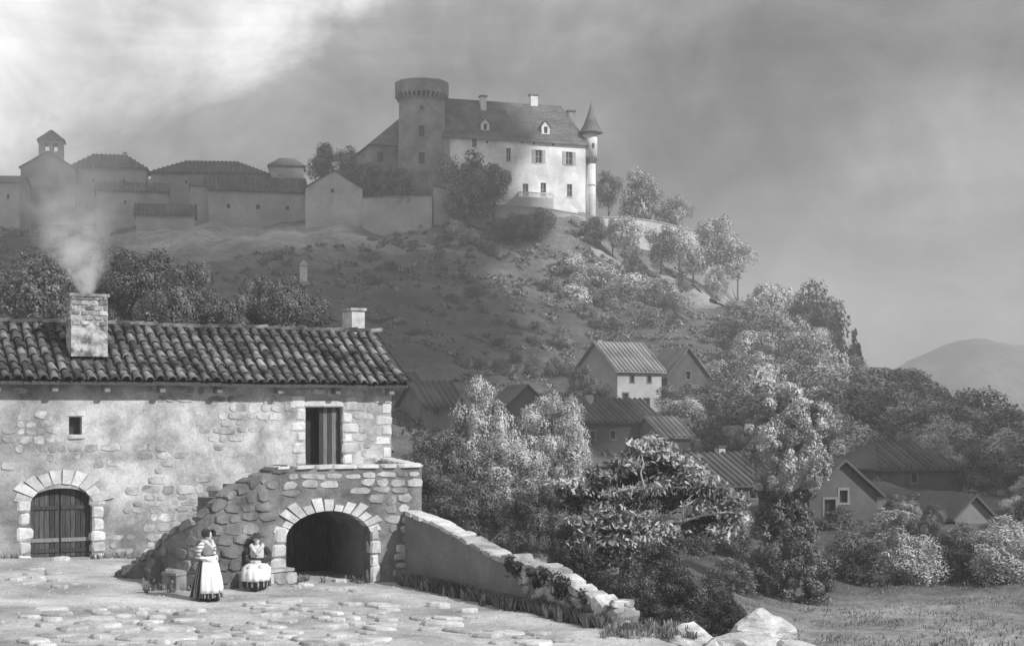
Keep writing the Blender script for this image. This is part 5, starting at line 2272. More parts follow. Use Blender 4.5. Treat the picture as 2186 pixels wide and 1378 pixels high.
# ------------------------------------------------------------------ castle
def castle():
    a = R_(18)
    corner = at(1250, 458, 350)
    root = thing('castle', 'castle with round tower, steep roof and bright facade on the hilltop', 'castle', corner, a)
    # local: facade along -x from the corner, y inwards
    W, D = 37.0, 14.0
    H = (458 - 303) * 350 / FPX
    rise = 9.0
    ca, sa = math.cos(a), math.sin(a)

    def B(mb, nm, mat, par=root, smooth=False):
        o = bpy.data.objects.new(nm, mb.mesh(nm, mat, smooth)); C.objects.link(o); o.parent = par
        return o

    def fx(px, py, y=0.0):
        """picture position on the facade plane -> local x, z"""
        k = (px - 1093) / FPX
        # corner + x*(ca,sa) + y*(-sa,ca)
        bx, by = corner.x - y * sa, corner.y + y * ca
        x = (k * by - bx) / (ca - k * sa)
        Yd = by + x * sa
        return x, EYE + (900 - py) * Yd / FPX - corner.z
    fr = lpath((-W, 0), (0, 0))
    holes = []
    specs = [(1150, 320, 348, 1.5, 1), (1215, 324, 352, 1.5, 1), (1086, 316, 344, 1.1, 0), (1013, 294, 314, 1.1, 0), (955, 292, 308, .9, 0),
             (1122, 392, 419, 1.3, 0), (1160, 390, 419, 1.3, 2), (1216, 393, 419, 1.2, 0), (1040, 300, 306, .5, 3), (1115, 300, 306, .5, 3), (1140, 302, 308, .45, 3), (1181, 304, 311, .6, 3)]
    for (px, y0, y1, w, kind) in specs:
        x, z1 = fx(px, y0)
        _, z0 = fx(px, y1)
        z1 = min(z1, H - .15)
        holes.append((x + W - w / 2, x + W + w / 2, (lambda z: (lambda u: z))(z0), (lambda z: (lambda u: z))(z1), ))
    mb = MB()
    wall(mb, fr, 0, W, -6, H, 0, .8, holes, 2)
    B(mb, 'front_wall', M['castle'])
    mb = MB()
    mb.box(-W, 0, D - .8, D, -6, H)
    mb.box(-.8, 0, .8, D - .8, -6, H)
    mb.box(-W, -W + .8, .8, D - .8, -6, H)
    B(mb, 'rear_walls', M['castle'])
    for (h, sp) in zip(holes, specs):
        x0, x1, z0, z1 = h[0] - W, h[1] - W, h[2](0), h[3](0)
        mb = MB()
        mb.box(x0, x1, .35, .42, z0, z1)
        win = B(mb, 'window' if sp[4] != 2 and sp[1] < 390 else 'door', M['glass'])
        if sp[4] == 3:
            continue
        f = MB()
        f.box(x0, x0 + .09, .28, .345, z0, z1)
        f.box(x1 - .09, x1, .28, .345, z0, z1)
        f.box((x0 + x1) / 2 - .05, (x0 + x1) / 2 + .05, .28, .345, z0, z1)
        f.box(x0 + .09, x1 - .09, .27, .34, (z0 + z1) / 2 - .05, (z0 + z1) / 2 + .05)
        B(f, 'frame', M['shutter'], win)
        s_ = MB()
        s_.box(x0 - .15, x1 + .15, -.12, .0, z0 - .22, z0 - .002)
        B(s_, 'sill', M['quoin'], win)
        if sp[4] == 1:
            for (q0, q1) in ((x0 - .8, x0 - .06), (x1 + .06, x1 + .8)):
                s_ = MB()
                s_.box(q0, q1, -.12, -.04, z0, z1)
                for k in range(6):
                    zz = z0 + (z1 - z0) * (k + .5) / 6
                    s_.box(q0 + .08, q1 - .08, -.15, -.121, zz - .12, zz + .12)
                B(s_, 'shutter', M['shutter'], win)
    # eave cornice
    mb = MB()
    mb.box(-W, .25, -.35, -.002, H - .35, H)
    B(mb, 'cornice', M['slate'])
    # roof, hipped at the right end
    V = Vector
    o_ = .7
    rf = MB()
    th = .3
    up = V((0, 0, th))
    r0, r1 = V((-W - 1, D / 2, H + rise)), V((-3.4, D / 2, H + rise))
    dz = rise / (D / 2) * o_
    e0, e1, e2, e3 = V((-W - 1, -o_, H - dz)), V((o_, -o_, H - dz)), V((o_, D + o_, H - dz)), V((-W - 1, D + o_, H - dz))
    for q in ((e0, e1, r1, r0), (e1, e2, r1, r1), (e2, e3, r0, r1)):
        rf.hexa([q[0], q[1], q[2], q[3], q[0] + up, q[1] + up, q[2] + up, q[3] + up])
    roof = B(rf, 'roof', M['slate'])
    # courses of slates as thin steps
    n = 26
    cs = MB()
    for i in range(1, n):
        t = i / n
        pl = e0.lerp(r0, t) + V((0, -.03, th + .02))
        pr = e1.lerp(r1, t) + V((0, -.03, th + .02))
        q = V((0, .22, .06))
        k = 14
        for j in range(k):
            a0 = pl.lerp(pr, j / k); a1 = pl.lerp(pr, (j + 1) / k)
            w0 = V((0, 0, rnd.uniform(-.03, .06)))
            cs.hexa([a0 + w0, a1 + w0, a1 + q + w0, a0 + q + w0, a0 + V((0, 0, .09)) + w0, a1 + V((0, 0, .09)) + w0, a1 + q + V((0, 0, .03)) + w0, a0 + q + V((0, 0, .03)) + w0])
    o = B(cs, 'slate_courses', M['slate'], roof)
    o['kind'] = 'stuff'
    # dormers
    for (px, ytop, ybot, w) in ((1036, 253, 281, 1.9), (1165, 258, 289, 1.9)):
        # dormer front stands where its foot meets the roof
        y = 1.6
        for _ in range(8):
            x, zb = fx(px, ybot, y)
            y = max(.3, (zb - H) / rise * (D / 2))
        x, zb = fx(px, ybot, y)
        zt = fx(px, ytop, y)[1]
        hh = (zt - zb)
        body = hh * .62
        dm = MB()
        p = lpath((x - w / 2, y), (x + w / 2, y))
        wall(dm, p, 0, w, zb - .5, lambda u: zb + body + (hh - body) * (1 - abs(u - w / 2) / (w / 2)), 0, .3, [(w / 2 - .42, w / 2 + .42, lambda u: zb + .45, lambda u: zb + body - .05)], w / 4)
        dm.box(x - w / 2, x - w / 2 + .2, y + .3, y + 3, zb - .5, zb + body)
        dm.box(x + w / 2 - .2, x + w / 2, y + .3, y + 3, zb - .5, zb + body)
        d = B(dm, 'dormer', M['castle'], roof)
        gl = MB()
        gl.box(x - .42, x + .42, y + .2, y + .26, zb + .45, zb + body - .05)
        # keep three levels only: castle > roof > pieces
        B(gl, 'dormer_window', M['glass'], roof)
        rr = MB()
        for s in (-1, 1):
            A0 = V((x, y - .25, zb + hh + .02)); A1 = V((x + s * (w / 2 + .3), y - .25, zb + body - .2))
            A2 = A1 + V((0, 3.4, 0)); A3 = A0 + V((0, 3.4, 0))
            u2 = V((0, 0, .18))
            rr.hexa([A0, A1, A2, A3, A0 + u2, A1 + u2, A2 + u2, A3 + u2])
        B(rr, 'dormer_roof', M['slate'], roof)
    # chimneys
    for (px, yt, w, d_, y) in ((1031, 208, 1.3, 1.2, 5.5), (1139, 205, 1.7, 1.2, 7.2), (1219, 239, 1.6, 1.2, 9.0)):
        x, zt = fx(px, yt, y)
        c = MB()
        c.box(x - w / 2, x + w / 2, y - d_ / 2, y + d_ / 2, H + 3, zt)
        B(c, 'chimney', M['castle' if px < 1200 else 'cdark'], roof)
        c = MB()
        c.box(x - w / 2 - .2, x + w / 2 + .2, y - d_ / 2 - .2, y + d_ / 2 + .2, zt, zt + .35)
        B(c, 'chimney_cap', M['slate'], roof)
    # corner turret
    x, zc0 = fx(1263, 458, .6)
    tx, ty = x, 1.0
    def zt_(py):
        return fx(1263, py, ty)[1]
    c = MB()
    c.lathe([(1.15, -6), (1.05, zt_(395)), (1.02, zt_(350))], 20, tx, ty)
    tur = B(c, 'turret', M['castle'], root, True)
    c = MB()
    c.lathe([(1.1, zt_(396) - .15), (1.25, zt_(396)), (1.25, zt_(396) + .2), (1.1, zt_(396) + .3)], 20, tx, ty)
    B(c, 'string_course', M['quoin'], tur)
    c = MB()
    c.lathe([(1.45, zt_(336)), (1.42, zt_(285))], 20, tx, ty)
    B(c, 'upper_shaft', M['castle'], tur, True)
    for k in range(16):
        b = 2 * math.pi * k / 16
        c = MB()
        for j, (r0_, zz) in enumerate(((1.12, 349), (1.3, 345), (1.48, 341))):
            q = [(tx + math.cos(b + da) * rr_, ty + math.sin(b + da) * rr_) for rr_, da in ((.9, -.1), (.9, .1), (r0_ + .1, .1), (r0_ + .1, -.1))]
            z0, z1 = zt_(zz), zt_(zz - 4)
            c.hexa([(q[i][0], q[i][1], z0) for i in (0, 3, 2, 1)] + [(q[i][0], q[i][1], z1) for i in (0, 3, 2, 1)])
        B(c, 'corbel', M['cdark'], tur)
    c = MB()
    zb = zt_(283)
    c.lathe([(2.75, zb - .15), (2.7, zb), (1.75, zb + 1.6), (1.0, zb + 3.6), (.35, zb + 5.6), (.08, zb + 6.4), (.05, zb + 7.2)], 20, tx, ty)
    B(c, 'turret_roof', M['slate'], root, True)
    c = MB()
    c.box(tx - .2, tx + .2, ty - 1.6, ty - 1.4, zt_(318), zt_(308))
    B(c, 'loophole', M['glass'], tur)
    # round tower (cdark stone)
    rx, _ = fx(903, 400, 2.0)
    rx, ry = rx, 3.0
    def zr(py):
        return fx(903, py, ry)[1]
    c = MB()
    c.lathe([(5.7, -8), (5.4, zr(400)), (5.15, zr(300)), (5.05, zr(214))], 40, rx, ry)
    tw = B(c, 'round_tower', M['cdark'], root, True)
    c = MB()
    prof = [(5.9, zr(205)), (5.95, zr(180)), (5.75, zr(178)), (5.3, zr(179)), (5.3, zr(190)), (.1, zr(188))]
    c.lathe(prof, 40, rx, ry)
    B(c, 'parapet', M['cdark'], tw)
    for k in range(34):
        b = 2 * math.pi * k / 34
        c = MB()
        for (r_, y0, y1) in ((5.35, 218, 214), (5.6, 214, 210), (5.9, 210, 205)):
            q = [(rx + math.cos(b + da) * rr_, ry + math.sin(b + da) * rr_) for rr_, da in ((4.9, -.045), (4.9, .045), (r_, .045), (r_, -.045))]
            c.hexa([(q[i][0], q[i][1], zr(y0)) for i in (0, 3, 2, 1)] + [(q[i][0], q[i][1], zr(y1)) for i in (0, 3, 2, 1)])
        B(c, 'corbel', M['cdark'], tw)
    c = MB()
    c.box(rx + 3.0, rx + 4.0, ry - 1, ry + .2, zr(190), zr(168))
    B(c, 'lookout', M['cdark'], tw)
    for (px, y0, y1, w) in ((903, 278, 300, 1.3), (905, 334, 358, 1.3), (905, 388, 402, 1.1), (907, 236, 242, .5)):
        # windows on the face of the cylinder that looks to the viewer
        ang = math.atan2(-corner.y, -corner.x) - a
        ang = -math.pi / 2 - a + .05
        m = Matrix.Translation((rx, ry, 0)) @ Matrix.Rotation(ang, 4, 'Z')
        z1, z0 = zr(y0) , zr(y1)
        c = MB()
        c.box(4.9, 5.32, -w / 2, w / 2, z0, z1)
        c.v = [tuple(m @ Vector(v)) for v in c.v]
        w_ = B(c, 'window', M['glass'], tw)
        f = MB()
        f.box(5.0, 5.36, -w / 2 - .16, -w / 2, z0, z1)
        f.box(5.0, 5.36, w / 2, w / 2 + .16, z0, z1)
        f.box(5.0, 5.40, -w / 2 - .2, w / 2 + .2, z1, z1 + .2)
        f.v = [tuple(m @ Vector(v)) for v in f.v]
        B(f, 'window_frame', M['vwall'], tw)
    # left wing behind the tower
    x0, zz = fx(790, 308, 9)
    x1, _ = fx(900, 308, 9)
    He = fx(800, 311, 9)[1]
    c = MB()
    c.box(x0, x1, 8, 22, -8, He)
    wg = B(c, 'left_wing', M['cdark'])
    zr2 = fx(862, 236, 14)[1]
    c = MB()
    xr = fx(872, 300, 14)[0]
    A, Bq, Cq, Dq = V((x0 - .6, 7.4, He)), V((x1 + 2, 7.4, He)), V((x1 + 2, 22.6, He)), V((x0 - .6, 22.6, He))
    R0, R1 = V((xr, 14, zr2)), V((x1 + 2, 14, zr2))
    c.hexa([A, Bq, Cq, Dq, R0 + V((0, -.1, 0)), R1 + V((0, -.1, 0)), R1 + V((0, .1, 0)), R0 + V((0, .1, 0))])
    B(c, 'wing_roof', M['slate'], wg)
    for (px, y0, y1) in ((812, 325, 345),):
        q, z1 = fx(px, y0, 8)
        z0 = fx(px, y1, 8)[1]
        c = MB()
        c.box(q - .6, q + .6, 7.9, 8.3, z0, z1)
        B(c, 'window', M['glass'], wg)
    # grey sheet before the facade by the tower, standing in for shade there
    xx, _ = fx(960, 300)
    c = MB()
    c.box(-W + .2, xx, -.25, -.003, -6, H - .4)
    B(c, 'old_facade', M['vwall'])
    # entrance terrace with balustrade and stair
    xa, zt1 = fx(1106, 420, -3.2)
    xb, _ = fx(1180, 420, -3.2)
    c = MB()
    c.box(xa, xb, -3.6, -.3, -6, zt1)
    ter = B(c, 'terrace', M['vwall2'])
    c = MB()
    c.box(xa, xb, -3.6, -3.35, zt1 + .95, zt1 + 1.15)
    B(c, 'rail', M['castle'], ter)
    n = 26
    for i in range(n):
        q = xa + .15 + (xb - xa - .3) * i / (n - 1)
        c = MB()
        c.box(q - .07, q + .07, -3.55, -3.4, zt1, zt1 + .95)
        B(c, 'baluster', M['castle'], ter)
    xe, ze = fx(1232, 459, -3.2)
    n = 14
    for i in range(n):
        p0 = xb + (xe - xb) * i / n
        p1 = xb + (xe - xb) * (i + 1) / n
        z = zt1 + (ze - zt1) * (i + .5) / n
        c = MB()
        c.box(p0 + .001, p1, -3.3, -.3, -6, z)
        B(c, 'step', M['vwall2'], ter)
    c = MB()
    p = lpath((xb + .002, -3.6), (xe, -3.6))
    wall(c, p, 0, p.len, -6, lambda u: zt1 + 1.1 + (ze - zt1) * u / p.len, 0, .28, (), 3)
    B(c, 'stair_wall', M['castle'], ter)
    xl, zl = fx(1078, 438, -3.2)
    c = MB()
    p = lpath((xl, -3.6), (xa - .002, -3.6))
    wall(c, p, 0, p.len, -6, lambda u: zl + (zt1 + 1.1 - zl) * u / p.len, 0, .28, (), 3)
    B(c, 'stair_wall', M['vwall2'], ter)


castle()


# wayside pillar on the slope
def wayside_pillar():
    c = at(648, 592, 272)
    c.z = tz(c.x, c.y)
    root = thing('wayside_shrine', 'small pale wayside pillar alone on the slope left of centre', 'shrine', c, R_(15))
    mb = MB(); mb.box(-.9, .9, -.9, .9, -1, .5); o = bpy.data.objects.new('base', mb.mesh('base', M['vwall2'])); C.objects.link(o); o.parent = root
    mb = MB(); mb.box(-.6, .6, -.6, .6, .5, 3.3); o = bpy.data.objects.new('shaft', mb.mesh('shaft', M['quoin'])); C.objects.link(o); o.parent = root
    mb = MB(); mb.hexa([(-.85, -.85, 3.3), (.85, -.85, 3.3), (.85, .85, 3.3), (-.85, .85, 3.3), (-.1, -.1, 4.3), (.1, -.1, 4.3), (.1, .1, 4.3), (-.1, .1, 4.3)])
    o = bpy.data.objects.new('cap', mb.mesh('cap', M['vwall2'])); C.objects.link(o); o.parent = root


wayside_pillar()


# pale path winding down from the terrace
def build_path():
    pts = [(1262, 534, 322), (1340, 548, 322), (1420, 572, 318), (1490, 600, 314), (1540, 630, 308), (1570, 655, 302)]
    P = [at(*p) for p in pts]
    path = Path([(p.x, p.y) for p in P], smooth=True)
    mb = MB()
    n = 70
    for i in range(n + 1):
        u = path.len * i / n
        w = 1.6 + 2.2 * (i / n) ** 2
        for v in (-w, -w / 3, w / 3, w):
            q = path.pos(u, v)
            x, y = q.x, q.y
            z = tz(x, y)
            mb.v.append((x, y, z + .45))
    for i in range(n):
        for k in range(3):
            a_ = i * 4 + k
            mb.f.append((a_, a_ + 4, a_ + 5, a_ + 1))
    tag(mb.build('path', M['path'], None, True), kind='structure')


build_path()


# ------------------------------------------------------------------ people
def body_part(mb, name, mat, root, voxel=None, smooth=True):
    o = bpy.data.objects.new(name, mb.mesh(name, mat, smooth))
    C.objects.link(o)
    o.parent = root
    if voxel:
        m = o.modifiers.new('remesh', 'REMESH')
        m.mode = 'VOXEL'
        m.voxel_size = voxel
        m.use_smooth_shade = True
        s = o.modifiers.new('smooth', 'SMOOTH')
        s.iterations = 2
    return o


def add_head(mb, c, yaw=0.0, pitch=0.0):
    """head centred at c facing -y, turned by yaw"""
    t = MB()
    t.ellipsoid((0, 0, .02), (.075, .092, .11), 18, 12)
    t.ellipsoid((0, -.035, -.055), (.052, .058, .06), 14, 10)     # jaw
    t.ellipsoid((0, -.093, -.012), (.012, .018, .022), 8, 6)       # nose
    t.ellipsoid((0, -.086, -.052), (.022, .012, .008), 8, 6)       # mouth
    for s in (-1, 1):
        t.ellipsoid((s * .03, -.082, .018), (.014, .01, .009), 8, 6)   # eyes
        t.ellipsoid((s * .077, .0, .0), (.012, .02, .03), 8, 6)        # ears
    m = Matrix.Translation(c) @ Matrix.Rotation(yaw, 4, 'Z') @ Matrix.Rotation(pitch, 4, 'X')
    b = len(mb.v)
    mb.v += [tuple(m @ Vector(v)) for v in t.v]
    mb.f += [tuple(b + i for i in f) for f in t.f]


def add_hand(mb, wrist, d, side, palm_n, curl=.5):
    """five separate curled fingers; d = direction of the hand, palm_n = palm normal, side = thumb side vector"""
    d = Vector(d).normalized(); n = Vector(palm_n).normalized(); s = Vector(side).normalized()
    w = Vector(wrist)
    knuck = w + d * .085
    for k in range(4):
        off = s * (.03 - .02 * k)
        mb.capsule(w + off * .5, .014, knuck + off, .0125)
    for k, L in enumerate((.07, .08, .075, .058)):
        off = s * (.03 - .02 * k)
        p = knuck + off
        dd = d.copy()
        r = .0095
        for j in range(3):
            dd = (dd + n * curl).normalized()
            q = p + dd * L / 3 * (1.15 - .15 * j)
            mb.capsule(p, r, q, r * .92)
            p = q; r *= .92
    t0 = w + d * .025 + s * .03
    t1 = t0 + (s * .8 + d * .8 + n * .3).normalized() * .038
    t2 = t1 + (d + n * .5 + s * .1).normalized() * .032
    mb.capsule(t0, .014, t1, .0115)
    mb.capsule(t1, .0115, t2, .009)


def standing_woman():
    p = court_at(442, 1279)
    root = thing('person', 'standing woman in bonnet, striped sleeves and long white apron before the stair', 'person', p, R_(62))
    V = Vector
    mb = MB()
    # legs and shoes
    for s in (-1, 1):
        x = s * .09
        y0 = -.10 if s > 0 else .12
        mb.capsule((x, 0, .86), .095, (x, y0 * .5, .48), .062)
        mb.capsule((x, y0 * .5, .48), .058, (x, y0, .09), .036)
        mb.capsule((x, y0 + .02, .04), .036, (x, y0 - .15, .03), .028)
    mb.capsule((0, 0, .9), .14, (0, .01, 1.08), .11)
    mb.capsule((0, .01, 1.08), .11, (0, .0, 1.25), .125)
    mb.capsule((-.13, 0, 1.33), .05, (.13, 0, 1.33), .05)
    mb.capsule((0, 0, 1.3), .06, (0, -.01, 1.44), .045)
    add_head(mb, V((0, -.02, 1.53)), .25, .12)
    # arms: both come forward, hands on the apron
    for s in (-1, 1):
        sh = V((s * .18, 0, 1.32)); el = V((s * .27, .05, 1.06)); wr = V((s * .17, -.17, .97))
        mb.capsule(sh, .05, el, .042)
        mb.capsule(el, .04, wr, .027)
        add_hand(mb, wr, V((-s * .6, -.5, -.3)), V((0, 0, 1)), V((0, 1, -.2)), .35)
    body_part(mb, 'body', M['skin'], root, .007)
    # skirt with folds
    def fold(r, z, t):
        k = max(0, (1.0 - z)) * .13
        rr = r * (.97 + k * math.sin(t * 11 + z * 2.5) + .5 * k * math.sin(t * 23 + 1))
        return rr * math.cos(t) * .95, rr * math.sin(t) * (1 + .12 * (1 - z)) + .05 * (1 - z) * max(0, math.sin(t))
    c = MB()
    c.lathe([(.33, .09), (.335, .12), (.31, .35), (.27, .6), (.225, .85), (.16, 1.0), (.14, 1.05)], 64, 0, 0, fold)
    body_part(c, 'skirt', M['skirt'], root)
    # apron: outer and inner surface around the front
    c = MB()
    a0, a1 = -math.pi * .93, -math.pi * .18
    prof = [(.325, .2), (.34, .3), (.32, .5), (.28, .7), (.24, .88), (.175, 1.0), (.16, 1.05)]
    def f2(r, z, t):
        w = math.sin((t - a0) / (a1 - a0) * math.pi)
        rr = (r + .022) * (1 + .05 * (1.1 - z) * math.sin(t * 9 + z * 3) + .03 * math.sin(t * 17))
        dz = 1
        return rr * math.cos(t) * .95, rr * math.sin(t) * (1 + .12 * (1 - z))
    c.lathe(prof, 30, 0, 0, f2, a0, a1, False)
    o = body_part(c, 'apron', M['white'], root)
    m = o.modifiers.new('thick', 'SOLIDIFY'); m.thickness = .012
    # bodice
    c = MB()
    c.lathe([(.145, 1.02), (.15, 1.1), (.165, 1.2), (.16, 1.3), (.11, 1.37), (.07, 1.39)], 28, 0, 0, lambda r, z, t: (r * math.cos(t) * 1.15, r * math.sin(t) * .88 - (.02 if 1.15 < z < 1.3 and math.sin(t) < 0 else 0)))
    body_part(c, 'bodice', M['greycloth'], root)
    c = MB()
    c.lathe([(.158, 1.03), (.162, 1.07)], 28, 0, 0, lambda r, z, t: (r * math.cos(t) * 1.15, r * math.sin(t) * .92))
    body_part(c, 'waistband', M['darkcloth'], root)
    # kerchief crossing over the shoulders
    for s in (-1, 1):
        c = MB()
        c.tube([(s * .02, .12, 1.36), (s * .10, .06, 1.40), (s * .11, -.05, 1.39), (s * .06, -.13, 1.30), (-s * .02, -.165, 1.2)], [.035, .045, .045, .04, .02], 8)
        body_part(c, 'kerchief', M['shawl'], root)
    for s in (-1, 1):
        c = MB()
        c.tube([(s * .15, 0, 1.345), (s * .2, .01, 1.3), (s * .265, .045, 1.18), (s * .285, .05, 1.06), (s * .25, -.04, 1.02), (s * .2, -.12, .985)], [.05, .075, .082, .075, .062, .042], 14)
        body_part(c, 'sleeve', M['sleeve'], root)
    # bonnet with a projecting brim
    c = MB()
    c.ellipsoid((0, .035, 1.575), (.105, .115, .118), 20, 14)
    body_part(c, 'bonnet', M['darkcloth'], root)
    c = MB()
    for i in range(2):
        pass
    n = 14
    for j in range(2):
        for i in range(n + 1):
            t = math.pi * (-.12 + 1.24 * i / n)
            r = .108 if j == 0 else .135
            y = -.01 if j == 0 else -.17
            c.v.append((math.cos(t) * r * .95, y, 1.545 + math.sin(t) * r * 1.0))
    for i in range(n):
        c.f.append((i, i + 1, n + 2 + i, n + 1 + i))
    o = body_part(c, 'bonnet_brim', M['darkcloth'], root)
    m = o.modifiers.new('thick', 'SOLIDIFY'); m.thickness = .012
    for s in (-1, 1):
        y0 = -.10 if s > 0 else .12
        c = MB()
        c.ellipsoid((s * .09, y0 - .07, .04), (.048, .14, .042), 14, 8)
        body_part(c, 'shoe', M['darkcloth'], root)


def seated_woman():
    u = lp.u_at(532)
    q = lp.pos(u, -.28)
    z = zc(q.x, q.y)
    e = lp.head(u)
    root = thing('person', 'seated woman in brimmed hat and pale shawl with hands in her lap', 'person', (q.x, q.y, z), R_(2))
    V = Vector
    mb = MB()
    seat = .45
    for s in (-1, 1):
        hip = V((s * .09, 0, seat + .1)); kn = V((s * .13, -.42, seat + .09)); an = V((s * .08, -.46 - .04 * s, .08))
        mb.capsule(hip, .09, kn, .062)
        mb.capsule(kn, .058, an, .036)
        mb.capsule(an + V((0, .02, -.03)), .034, an + V((s * .02, -.13, -.045)), .027)
    mb.capsule((0, 0, seat + .12), .14, (0, .03, seat + .3), .115)
    mb.capsule((0, .03, seat + .3), .115, (0, .02, seat + .48), .125)
    mb.capsule((-.13, .02, seat + .56), .05, (.13, .02, seat + .56), .05)
    mb.capsule((0, .02, seat + .53), .06, (0, 0, seat + .67), .045)
    add_head(mb, V((0, -.02, seat + .755)), .1, .1)
    for s in (-1, 1):
        sh = V((s * .18, .02, seat + .55)); el = V((s * .28, -.02, seat + .29)); wr = V((s * .085, -.24, seat + .21))
        mb.capsule(sh, .05, el, .042)
        mb.capsule(el, .04, wr, .027)
        add_hand(mb, wr, V((-s * .75, -.45, -.1)), V((0, -.2, 1)), V((0, .6, -1)), .4)
    body_part(mb, 'body', M['skin'], root, .007)
    # skirt: lap and fall to the feet
    c = MB()
    def sk(r, z_, t):
        f = 1 + .08 * math.sin(t * 13 + z_ * 4) * max(0, 1 - z_ / .62) + .02 * math.sin(t * 7)
        k = max(0, min(1, (seat + .2 - z_) / .25))
        x = math.cos(t) * r * f * 1.08
        y = math.sin(t) * r * f
        y = y * (1.0 if y > 0 else 1 + .55 * k) - .12 * k
        return x, y
    c.lathe([(.30, .07), (.315, .1), (.315, .3), (.32, .44), (.31, .53), (.22, .61), (.155, .72)], 60, 0, -.02, sk)
    body_part(c, 'skirt', M['skirt'], root)
    c = MB()
    a0, a1 = -math.pi * .97, -math.pi * .03
    def ap(r, z_, t):
        x, y = sk(r + .018, z_, t)
        return x, y
    c.lathe([(.318, .22), (.32, .3), (.325, .44), (.315, .535), (.226, .615), (.17, .70)], 30, 0, -.02, ap, a0, a1, False)
    o = body_part(c, 'apron', M['white'], root)
    m = o.modifiers.new('thick', 'SOLIDIFY'); m.thickness = .012
    c = MB()
    c.lathe([(.15, seat + .2), (.15, seat + .32), (.165, seat + .43), (.16, seat + .54), (.11, seat + .61), (.07, seat + .63)], 28, 0, .02, lambda r, z_, t: (r * math.cos(t) * 1.15, r * math.sin(t) * .88))
    body_part(c, 'bodice', M['shawl'], root)
    c = MB()
    c.lathe([(.162, seat + .27), (.166, seat + .31)], 28, 0, .02, lambda r, z_, t: (r * math.cos(t) * 1.15, r * math.sin(t) * .92))
    body_part(c, 'waistband', M['darkcloth'], root)
    for s in (-1, 1):
        c = MB()
        c.tube([(s * .03, .14, seat + .6), (s * .12, .06, seat + .625), (s * .14, -.05, seat + .6), (s * .07, -.14, seat + .5), (-s * .05, -.16, seat + .37)], [.04, .055, .055, .045, .022], 8)
        body_part(c, 'shawl', M['shawl'], root)
        c = MB()
        c.tube([(s * .15, .02, seat + .57), (s * .21, .02, seat + .52), (s * .285, .0, seat + .4), (s * .29, -.03, seat + .29), (s * .22, -.14, seat + .24), (s * .13, -.21, seat + .22)], [.05, .078, .085, .078, .066, .045], 14)
        body_part(c, 'sleeve', M['darkcloth'], root)
    c = MB()
    c.ellipsoid((0, .02, seat + .79), (.088, .098, .1), 16, 10)
    body_part(c, 'hair', M['hair'], root)
    c = MB()
    hz = seat + .83
    c.lathe([(.1, hz - .02), (.19, hz - .012), (.195, hz), (.105, hz + .012), (.095, hz + .07), (.075, hz + .095), (.01, hz + .10)], 28, 0, 0, lambda r, z_, t: (r * math.cos(t), r * math.sin(t) * .95))
    body_part(c, 'hat', M['darkcloth'], root)
    for s in (-1, 1):
        c = MB()
        c.ellipsoid((s * .09, -.53 - .04 * s, .04), (.045, .13, .04), 14, 8)
        body_part(c, 'shoe', M['darkcloth'], root)


standing_woman()
seated_woman()


# ------------------------------------------------------------------ smoke and haze
def smoke():
    u = (chim[0] + chim[1]) / 2
    v = (chim[2] + chim[3]) / 2
    q = hp.pos(u, v)
    z0 = chim_top + .1
    m = bpy.data.materials.new('smoke_volume')
    m.use_nodes = True
    n = N(m.node_tree)
    tc = n.n('ShaderNodeTexCoord')
    sep = n.n('ShaderNodeSeparateXYZ')
    n.l(tc.outputs['Object'], sep.inputs[0])
    z = sep.outputs[2]
    # plume axis leans left, widens with height
    nz = n.noise(tc.outputs['Object'], .55, 4, .6, 1.2)
    wob = n.math('MULTIPLY', n.math('SUBTRACT', nz, .5), n.math('MULTIPLY', z, 1.7))
    axx = n.math('ADD', n.math('MULTIPLY', n.math('POWER', n.math('MAXIMUM', z, .001), 1.3), -.13), wob)
    rad = n.math('ADD', .22, n.math('MULTIPLY', z, .75))
    dx = n.math('SUBTRACT', sep.outputs[0], axx)
    dd = n.math('SQRT', n.math('ADD', n.math('MULTIPLY', dx, dx), n.math('MULTIPLY', sep.outputs[1], sep.outputs[1])))
    t = n.math('SUBTRACT', 1, n.math('DIVIDE', dd, rad), clamp=True)
    t = n.math('POWER', t, 1.5)
    det = n.ramp(n.noise(tc.outputs['Object'], 1.6, 5, .65, .5), [(.38, .06), (.6, 1)])
    fall = n.math('DIVIDE', 1, n.math('POWER', n.math('ADD', .3, n.math('MULTIPLY', z, .8)), 1.9))
    topf = n.math('SUBTRACT', 1, n.math('DIVIDE', z, 6.5), clamp=True)
    dens = n.math('MULTIPLY', n.math('MULTIPLY', t, det), n.math('MULTIPLY', n.math('MULTIPLY', fall, 3.4), topf))
    pv = n.n('ShaderNodeVolumePrincipled')
    pv.inputs['Color'].default_value = (.97, .97, .97, 1)
    n.l(dens, pv.inputs['Density'])
    o = n.n('ShaderNodeOutputMaterial')
    n.l(pv.outputs[0], o.inputs['Volume'])
    mb = MB()
    prof = [(.45, 0), (1.9, 1.6), (4.2, 4.2), (6.0, 6.5)]
    mb.lathe(prof, 20, 0, 0, lambda r, zz, t: (r * math.cos(t) - .14 * zz ** 1.3, r * math.sin(t)))
    me = mb.mesh('smoke', m, True)
    o = bpy.data.objects.new('smoke', me)
    C.objects.link(o)
    o.location = (q.x, q.y, z0)
    tag(o, 'pale smoke rising and spreading from the farmhouse chimney', 'smoke', kind='stuff')


smoke()


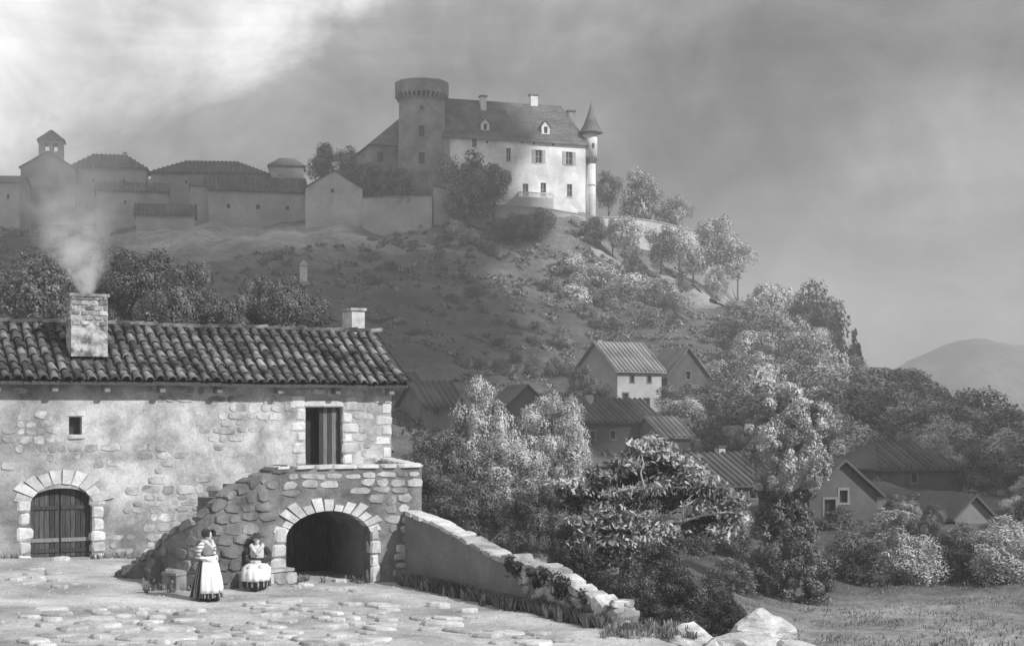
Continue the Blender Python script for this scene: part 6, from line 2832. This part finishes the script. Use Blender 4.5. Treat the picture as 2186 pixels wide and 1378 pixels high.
def haze():
    m = bpy.data.materials.new('haze_air')
    m.use_nodes = True
    n = N(m.node_tree)
    pv = n.n('ShaderNodeVolumePrincipled')
    pv.inputs['Color'].default_value = (.8, .8, .8, 1)
    pv.inputs['Density'].default_value = .00075
    o = n.n('ShaderNodeOutputMaterial')
    n.l(pv.outputs[0], o.inputs['Volume'])
    mb = MB()
    mb.box(-700, 700, -30, 1150, -70, 84)
    o = mb.build('haze', m, None)
    tag(o, 'thin grey haze filling the valley air', 'haze', kind='stuff')


haze()


# ------------------------------------------------------------------ unseen clouds added for their shade
def shade_cloud(poly, T, seed, cnt):
    """a real cloud bank high in the sky, between the sun and the village: it shades the village, the tower and the slope"""
    rv = Vector((math.sin(SUN_A), math.cos(SUN_A), 0))
    uv = rv.cross(SUNV)
    if uv.z < 0:
        uv = -uv

    def inside(a, b):
        c = False
        j = len(poly) - 1
        for i in range(len(poly)):
            (x0, y0), (x1, y1) = poly[i], poly[j]
            if (y0 > b) != (y1 > b) and a < (x1 - x0) * (b - y0) / (y1 - y0) + x0:
                c = not c
            j = i
        return c

    def edge(a, b):
        d = 1e9
        for i in range(len(poly)):
            p, q = Vector(poly[i]), Vector(poly[i - 1])
            t = max(0, min(1, (Vector((a, b)) - p).dot(q - p) / (q - p).length_squared))
            d = min(d, (p.lerp(q, t) - Vector((a, b))).length)
        return d
    r = random.Random(seed)
    A0, A1 = min(p[0] for p in poly), max(p[0] for p in poly)
    B0, B1 = min(p[1] for p in poly), max(p[1] for p in poly)
    bm = bmesh.new()
    k = 0
    while k < cnt:
        a, b = r.uniform(A0, A1), r.uniform(B0, B1)
        if not inside(a, b):
            continue
        e = edge(a, b)
        if e < 3:
            continue
        R1 = min(e * r.uniform(.85, 1.05), 26)
        t = T + r.uniform(-14, 14)
        c = rv * a + uv * b + SUNV * t
        bmesh.ops.create_icosphere(bm, subdivisions=3, radius=R1, matrix=Matrix.Translation(c))
        k += 1
    for v in bm.verts:
        n1 = noise.noise_vector(v.co * .06) * 3.2 + noise.noise_vector(v.co * .2) * 1.4
        v.co += n1
    me = bpy.data.meshes.new('cloud')
    bm.to_mesh(me); bm.free()
    me.materials.append(material('cloud_white', .85, .92, .02, 0) if 'cloud_white' not in bpy.data.materials else bpy.data.materials['cloud_white'])
    o = bpy.data.objects.new('cloud', me)
    C.objects.link(o)
    tag(o, kind='structure')


shade_cloud([(140, 62), (168, 68), (212, 92), (246, 119), (278, 134), (299, 145), (298, 160), (293, 182), (284, 240), (130, 260), (60, 150), (88, 75), (100, 40), (130, 42), (148, 58)], 520, 8, 330)
shade_cloud([(97, -12), (97, 31), (138, 41), (185, 43), (222, 52), (262, 77), (285, 76), (292, 35), (240, -22), (150, -40)], 660, 9, 240)
